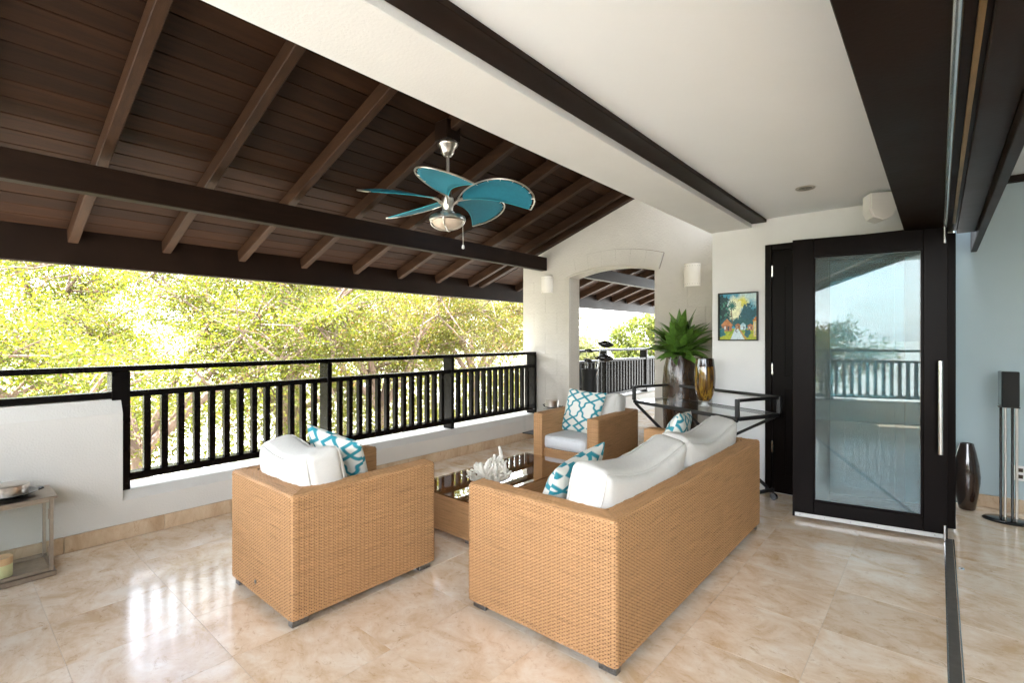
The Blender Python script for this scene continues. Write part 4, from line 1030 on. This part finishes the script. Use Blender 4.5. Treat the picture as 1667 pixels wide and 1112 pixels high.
# lantern at the left
ln_ = thing('floor_lantern', 'pewter framed glass candle lantern on the floor by the tall wall', 'lantern', (-4.10, .232, 0))
LX, LY, LH = .15, .225, .47
MB().box(-LX - .012, LX + .012, -LY - .012, LY + .012, .003, .032, .004).build('base', M['pewter'], ln_)
MB().box(-LX - .016, LX + .016, -LY - .016, LY + .016, LH - .014, LH, .003).build('top_plate', M['pewter'], ln_)
for sx in (-1, 1):
    for sy in (-1, 1): MB().box(sx * (LX - .009) - .009, sx * (LX - .009) + .009, sy * (LY - .009) - .009, sy * (LY - .009) + .009, .0325, LH - .0145, .002).build('corner_post', M['pewter'], ln_)
    for zz in (.0325, LH - .0345): MB().box(sx * (LX - .008) - .007, sx * (LX - .008) + .007, -LY + .019, LY - .019, zz, zz + .02, .002).build('frame_bar', M['pewter'], ln_)
    MB().box(sx * (LX - .010) - .001, sx * (LX - .010) + .001, -LY + .018, LY - .018, .05, LH - .034).build('glass_pane', M['clear'], ln_)
for sy in (-1, 1):
    for zz in (.0325, LH - .0345): MB().box(-LX + .019, LX - .019, sy * (LY - .008) - .007, sy * (LY - .008) + .007, zz, zz + .02, .002).build('frame_bar', M['pewter'], ln_)
    MB().box(-LX + .018, LX - .018, sy * (LY - .010) - .001, sy * (LY - .010) + .001, .05, LH - .034).build('glass_pane', M['clear'], ln_)
for zz in (.12, .34): MB().tube([(LX + .004, LY - .022, zz), (LX + .004, LY - .022, zz + .06)], .004, 8).build('hinge', M['pewter'], ln_, True)
cn = thing('pillar_candle', 'pale green jar candle with an orange band inside the lantern', 'candle', (-4.055, .245, .0325))
MB().lathe([(.048, 0), (.05, .004), (.05, .075), (.048, .078), (.002, .074)], 32).build('wax', M['wax'], cn, True); MB().lathe([(.0507, .075), (.0507, .112), (.049, .114), (.002, .108)], 32).build('band', M['wax2'], cn, True)
MB().lathe([(.0515, .114), (.0515, .135), (.050, .135), (.048, .114)], 32, cap=False).build('jar_rim', M['clear'], cn, True)
dish = thing('metal_dish', 'dark shallow metal dish on top of the lantern under the silver tin', 'dish', (-4.10, .285, LH + .001))
MB().lathe([(.06, 0), (.085, .004), (.115, .018), (.122, .026), (.118, .026), (.09, .012), (.002, .008)], 40).build('bowl', M['blackgloss'], dish, True)
for sy in (-1, 1): MB().tube([(.0 - .02, sy * .120, .022), (-.012, sy * .142, .026), (.012, sy * .142, .026), (.02, sy * .120, .022)], .005, 8).build('handle', M['blackgloss'], dish, True)
tin = thing('silver_tin', 'round brushed silver lidded tin sitting in the dark dish on the lantern', 'tin', (-4.10, .285, LH + .0145))
MB().lathe([(.078, 0), (.082, .003), (.082, .034), (.076, .036)], 40).build('tin_body', M['metal'], tin, True); MB().lathe([(.084, .034), (.0845, .036), (.0845, .058), (.080, .062), (.03, .065), (.002, .066)], 40).build('lid', M['metal'], tin, True)

# side table behind the far armchair with a round tin
st = thing('side_table', 'small clear acrylic side table in the corner behind the far armchair', 'side table', (-3.73, 5.02, 0), math.radians(2))
MB().box(-.24, .24, -.21, .21, .515, .530, .002).build('table_top', M['clear'], st)
for sx in (-1, 1):
    for sy in (-1, 1): MB().box(sx * .22 - .014, sx * .22 + .014, sy * .19 - .014, sy * .19 + .014, .001, .5145, .002).build('leg', M['clear'], st)
MB().box(-.235, .235, -.205, .205, .20, .212).build('shelf', M['black'], st)
td = thing('metal_dish', 'dark handled dish on the acrylic side table behind the far armchair', 'dish', (-3.63, 5.0, .531))
MB().lathe([(.05, 0), (.09, .006), (.115, .02), (.112, .022), (.002, .008)], 36).build('bowl', M['blackgloss'], td, True)
for sx in (-1, 1): MB().tube([(sx * .108, -.03, .018), (sx * .135, -.02, .03), (sx * .135, .02, .03), (sx * .108, .03, .018)], .006, 8).build('handle', M['blackgloss'], td, True)
tt = thing('silver_tin', 'round silver lidded tin on the acrylic side table behind the far armchair', 'tin', (-3.645, 5.0, .5445))
MB().lathe([(.078, 0), (.082, .003), (.082, .05), (.076, .052)], 36).build('tin_body', M['metal'], tt, True); MB().lathe([(.085, .05), (.0855, .052), (.0855, .078), (.08, .082), (.002, .085)], 36).build('lid', M['metal'], tt, True)

# golf bag and clubs beyond the arch
gb = thing('golf_bag', 'black golf bag standing beyond the arch against the far railing', 'golf bag', (-3.99, 6.45, 0))
MB().lathe([(.11, .002), (.125, .02), (.125, .25), (.118, .5), (.12, .8), (.128, .90), (.13, .93), (.115, .93), (.112, .86)], 28).build('bag_body', mat('black_nylon', (.012, .012, .013), .55, var=.3, scale=25, bump=.3, bscale=40), gb, True)
MB().obox((.04, -.125, .42), (1, .2, 0), (-.2, 1, 0), (0, 0, 1), .15, .05, .36, .015).build('pocket', M['black'], gb)
MB().tube([(.11, -.05, .86), (.17, -.10, .7), (.16, -.10, .4), (.11, -.06, .25)], .014, 8).build('strap', M['black'], gb, True)
for k, (bx, by, tx, ty, hz, big) in enumerate(((-.04, .02, -.10, .10, 1.20, False), (.03, .03, .05, .15, 1.30, True), (.05, -.03, .13, .02, 1.10, True), (-.02, -.05, .0, -.06, 1.06, False), (.0, .05, -.03, .18, 1.08, False))):
    gc = thing('golf_club', ['golf club leaning leftmost in the black golf bag', 'tallest golf club with a large dark head in the black golf bag', 'golf club with a dark head leaning right in the black golf bag', 'short golf club at the front of the black golf bag', 'golf club with a low head at the back of the black golf bag'][k], 'golf club', (-3.99 + bx, 6.45 + by, .5), 0, 'golf clubs in the bag')
    e = Vector((tx, ty, hz - .5)); MB().tube([(0, 0, 0), e], .006, 8).build('shaft', M['steel'], gc, True)
    hd = MB(); n_ = 8
    hx_ = e + camR * (.075 if big else .045) + Vector((0, 0, .015))
    L_ = .12 if big else .07
    pts_ = [hx_ + camR * (L_ * (q / 8 - .5) * 2) + Vector((0, 0, -.03 * (q / 8))) for q in range(9)]
    hd.tube(pts_, [(.055 if big else .03) * max(.12, math.sin(PI * (q + .6) / 9.2)) for q in range(9)], 14)
    o = hd.build('club_head', M['blackgloss'], gc, True)
    MB().tube([e, hx_ - camR * L_ * .6], .009, 8).build('hosel', M['steel'], gc, True)

# round-backed black chair on the far terrace (only its curved back shows beside the arch)
bc = thing('black_tub_chair', 'black woven tub chair on the far terrace beside the arch edge', 'chair', (-3.22, 8.35, 0), math.radians(-10))
V = []; F = []; n_ = 22
for i in range(n_ + 1):
    a = math.radians(-20 + 220 * i / n_)
    for (r_, z_) in ((.30, .30), (.34, .42), (.36, .44 + .40 * math.sin(max(0, math.sin(a * .82 + .3))) ), (.33, .44 + .40 * math.sin(max(0, math.sin(a * .82 + .3)))), (.31, .42)):
        V.append((r_ * math.cos(a), r_ * math.sin(a), z_))
for i in range(n_):
    for j in range(4): F.append((i * 5 + j, i * 5 + j + 1, (i + 1) * 5 + j + 1, (i + 1) * 5 + j))
MB().add(V, F).build('curved_back', M['black'], bc, True); MB().lathe([(.29, .30), (.31, .36), (.29, .42), (.002, .43)], 30).build('seat', M['black'], bc, True)
for k in range(4): a = PI / 4 + k * PI / 2; MB().tube([(.22 * math.cos(a), .22 * math.sin(a), .31), (.27 * math.cos(a), .27 * math.sin(a), .0)], [.02, .014], 8).build('leg', M['black'], bc, True)

# ================================================================== TREES
def leaves_mesh(name, centres, radii, per, size, seed, flat=.7, droop=.2):
    r = np.random.default_rng(seed); n = len(centres); k = n * per
    c = np.repeat(np.asarray(centres), per, axis=0); rad_ = np.repeat(np.asarray(radii), per)
    d = r.normal(size=(k, 3)); d /= np.linalg.norm(d, axis=1, keepdims=True); d *= (r.random(k) ** .45)[:, None]; d[:, 2] *= flat
    p = c + d * rad_[:, None]
    L = size * r.uniform(.6, 1.35, k); w = L * r.uniform(.30, .48, k)
    ax = d + r.normal(size=(k, 3)) * .9; ax[:, 2] -= droop; ax /= np.linalg.norm(ax, axis=1, keepdims=True)
    nn = r.normal(size=(k, 3)); nn[:, 2] += .7; bx = np.cross(ax, nn); bx /= np.linalg.norm(bx, axis=1, keepdims=True) + 1e-9
    V = np.stack([p, p + ax * (L * .5)[:, None] + bx * (w * .5)[:, None], p + ax * L[:, None], p + ax * (L * .5)[:, None] - bx * (w * .5)[:, None]], 1).reshape(-1, 3)
    F = np.arange(4 * k, dtype=np.int32).reshape(k, 4)
    return npmesh(name, V, F, None, False)
def tree(name, label, x, y, base_z, fork_z, R, top_z, n_limb, ntip, per, lsize, lm, seed, spread=1.0, low=-1.2, clus=.55, group=None, trunk_r=.16, lean=(0, 0)):
    rt = random.Random(seed); t = thing(name, label, 'tree', (x, y, base_z), 0, group)
    fz = fork_z - base_z; fork = Vector((lean[0], lean[1], fz))
    tp = [Vector((0, 0, 0)), Vector((lean[0] * .3 + .1, lean[1] * .3, fz * .4)), Vector((lean[0] * .7 - .05, lean[1] * .7 + .05, fz * .75)), fork]
    MB().tube(tp, [trunk_r * 1.3, trunk_r, trunk_r * .9, trunk_r * .8], 10).build('trunk', M['bark'], t, True)
    tips = []; radii = []
    for k in range(n_limb):
        a = 2 * PI * k / n_limb + rt.uniform(-.4, .4); el = rt.uniform(.25, 1.25)
        end = fork + Vector((math.cos(a) * R * spread * math.cos(el * .7), math.sin(a) * R * spread * math.cos(el * .7), (top_z - fork_z) * math.sin(el) * rt.uniform(.7, 1.0)))
        mb = MB(); pts = [fork + Vector((0, 0, -.08))]; bend = Vector((rt.uniform(-.5, .5), rt.uniform(-.5, .5), rt.uniform(.1, .7)))
        for q in range(1, 6):
            u = q / 5; pts.append(fork.lerp(end, u) + bend * math.sin(PI * u) + Vector((rt.uniform(-.12, .12), rt.uniform(-.12, .12), rt.uniform(-.1, .1))))
        r0 = trunk_r * .55; mb.tube(pts, [r0 * (1 - .16 * q) for q in range(6)], 7)
        for q in range(2, 6):
            for s_ in range(3 if q < 5 else 4):
                b = pts[q]; d = Vector((rt.uniform(-1, 1), rt.uniform(-1, 1), rt.uniform(-.55, .8))).normalized() * rt.uniform(.6, 1.5) * (R / 3)
                m1 = b + d * .5 + Vector((rt.uniform(-.15, .15), rt.uniform(-.15, .15), rt.uniform(-.1, .2)))
                mb.tube([b, m1, b + d], [r0 * .34, r0 * .22, r0 * .08], 5)
                tips.append(b + d); radii.append(clus * rt.uniform(.7, 1.35) * (R / 3) ** .5); tips.append(m1 + Vector((0, 0, .1))); radii.append(clus * rt.uniform(.5, .9))
                for g in range(2):
                    d2 = Vector((rt.uniform(-1, 1), rt.uniform(-1, 1), rt.uniform(-.6, .6))).normalized() * rt.uniform(.35, .8) * (R / 3)
                    mb.tube([m1, m1 + d2 * .6 + Vector((0, 0, .06)), m1 + d2], [r0 * .16, r0 * .1, r0 * .05], 4); tips.append(m1 + d2); radii.append(clus * rt.uniform(.6, 1.1))
        mb.build('limb', M['bark'], t, True)
    # skirt clusters that hang low
    for k in range(ntip):
        a = rt.uniform(0, 2 * PI); rr_ = R * math.sqrt(rt.random()) * spread * 1.1; tips.append(fork + Vector((math.cos(a) * rr_, math.sin(a) * rr_, rt.uniform(low, .1) if k % 5 < 3 else rt.uniform(-.3, (top_z - fork_z) * .9 * (1 - .5 * rr_ / R))))); radii.append(clus * rt.uniform(.7, 1.4))
    me = leaves_mesh('crown', [tuple(v) for v in tips], radii, per, lsize, seed, .55); me.materials.append(lm); link('crown', me, None, t)
    return t
ft = 'airy light green tree '
tree('leafy_tree', 'airy yellow green tree nearest the left end of the railing', -10.4, 2.3, -4.2, -.6, 3.1, 3.9, 8, 130, 165, .058, M['leaf'], 31, low=-3.0, clus=.44, group='trees beyond the railing')
tree('leafy_tree', 'airy yellow green tree with pale limbs beyond the second railing bay', -11.4, 5.2, -4.2, -.4, 3.3, 4.0, 8, 130, 165, .060, M['leaf'], 47, low=-3.2, clus=.44, group='trees beyond the railing')
tree('leafy_tree', 'tree with orange tinted leaves beyond the middle of the railing', -10.2, 7.0, -4.2, -.3, 3.0, 3.6, 8, 130, 165, .060, M['leafdry'], 53, low=-3.4, clus=.44, group='trees beyond the railing')
tree('leafy_tree', 'tree with dry tinted leaves beyond the railing nearest the pier', -10.6, 10.6, -4.2, .2, 2.9, 3.3, 8, 130, 165, .062, M['leafdry'], 64, low=-3.0, clus=.44, group='trees beyond the railing')
tree('leafy_tree', 'tall tree farther back beyond the left end of the railing', -17.5, 2.0, -4.2, .5, 4.2, 6.2, 8, 130, 105, .10, M['leaf'], 75, low=-3, clus=.66, group='trees beyond the railing')
tree('leafy_tree', 'tall tree farther back behind the middle of the railing', -17.5, 8.5, -4.2, .3, 4.0, 5.2, 8, 130, 105, .10, M['leaf'], 86, low=-3, clus=.66, group='trees beyond the railing')
tree('leafy_tree', 'broad tree farther back behind the third railing bay', -16.5, 14.0, -4.2, .2, 3.6, 4.3, 8, 130, 105, .10, M['leafdry'], 97, low=-3.2, clus=.66, group='trees beyond the railing')
tree('leafy_tree', 'unseen green tree added beyond the tall wall to shade the pier', -10.8, -3.6, -4.2, -.5, 3.2, 4.0, 8, 110, 110, .08, M['leaf'], 141, low=-3.0, clus=.5, group='trees beyond the railing')  # out of view, added to keep sky light off the pier
tree('leafy_tree', 'unseen green tree added beyond the left corner behind the camera to cut sky light', -9.5, -9.0, -4.2, -.3, 3.0, 3.6, 8, 110, 100, .09, M['leaf'], 152, low=-3.0, clus=.5, group='trees behind the camera')  # out of view, added to darken the open sky at the left corner
# round far trees through the arch
def round_tree(label, x, y, top, R, lm, seed, zr=.75):
    t = thing('round_tree', label, 'tree', (x, y, -4.2), 0, 'round trees seen through the arch'); rt = random.Random(seed)
    MB().tube([(0, 0, 0), (.1, 0, 2.0), (0, .1, top + 4.2 - R)], [.35, .28, .2], 9).build('trunk', M['bark'], t, True)
    tips = []; radii = []; cz = top + 4.2 - R * zr
    for k in range(150):
        d = Vector((rt.gauss(0, 1), rt.gauss(0, 1), rt.gauss(0, 1))).normalized() * R * rt.uniform(.6, .96); d.z *= zr
        tips.append((d.x, d.y, cz + d.z)); radii.append(R * rt.uniform(.13, .25))
    me = leaves_mesh('crown', tips, radii, 110, .22, seed, .8, 0); me.materials.append(lm); link('crown', me, None, t)
    b = MB()
    for k in range(7): a = k * .9; b.tube([(0, .1, top + 4.2 - R * 1.1), (math.cos(a) * R * .3, math.sin(a) * R * .3, cz - R * .1), (math.cos(a) * R * .6, math.sin(a) * R * .6, cz + R * .25)], [.14, .08, .03], 6)
    b.build('limb', M['bark'], t, True)
round_tree('round bright green tree seen through the arch', -12.3, 27.0, 3.05, 2.6, M['leaffar'], 5)
round_tree('round paler tree right of the bright green one through the arch', -9.2, 29.5, 3.3, 2.5, M['leafpale'], 6)
round_tree('low tree left of the golf bag seen through the arch', -17.5, 27.0, 1.35, 2.2, M['leafpale'], 8)
# undergrowth below
ug_c = []; ug_r = []
for k in range(1500):
    yy = random.uniform(-3, 26); hh = random.random(); xx_ = -random.uniform(6.6, 19) if hh < .55 else -random.uniform(9.5, 21)
    ug_c.append((xx_, yy, -4.2 + .2 + 3.9 * hh ** 1.3)); ug_r.append(random.uniform(.45, .9))
me = leaves_mesh('undergrowth', ug_c, ug_r, 85, .10, 77, .7); me.materials.append(M['leafdry']); o = link('undergrowth', me); o['kind'] = 'stuff'
tl_c = []; tl_r = []
for k in range(420):
    a = random.uniform(math.radians(95), math.radians(215)); d = random.uniform(26, 44)
    tl_c.append((math.cos(a) * d - 2, math.sin(a) * d + 4, -4.2 + random.uniform(.4, 5.6))); tl_r.append(random.uniform(1.2, 2.3))
me = leaves_mesh('distant_treeline', tl_c, tl_r, 90, .34, 91, .7); me.materials.append(M['leafpale']); o = link('distant_treeline', me); o['kind'] = 'stuff'
# trees and a house behind the camera, seen only in the door glass
tree('leafy_tree', 'tree beyond the near railing behind the camera, mirrored at the left of the door glass', -5.0, -9.5, -4.2, .2, 2.6, 3.4, 6, 20, 60, .11, M['leaf'], 108, low=-2.5, clus=.6, group='trees behind the camera')
tree('leafy_tree', 'tree beyond the near railing behind the camera, mirrored at the right of the door glass', 2.0, -13.0, -4.2, -.6, 2.6, 2.2, 6, 20, 60, .12, M['leaf'], 119, low=-2.5, clus=.6, group='trees behind the camera')
hs = thing('house', 'low cream house with a tiled roof mirrored in the door glass', 'house', (-1.5, -22, -4.2))
MB().box(-6, 6, -4, 4, 0, 5.2).build('wall', M['houseW'], hs)
MB().prism([(-6.6, 5.2), (6.6, 5.2), (4.2, 7.0), (-4.2, 7.0)], -4.6, 4.6).build('roof', M['houseR'], hs)
for k in range(4):
    w_ = MB().box(-4.9 + 2.6 * k, -3.7 + 2.6 * k, 4.002, 4.06, 2.9, 4.3).build('window', M['white_plastic'], hs)
    MB().box(-4.8 + 2.6 * k, -3.8 + 2.6 * k, 4.062, 4.07, 3.0, 4.2).build('pane', M['blackgloss'], w_)
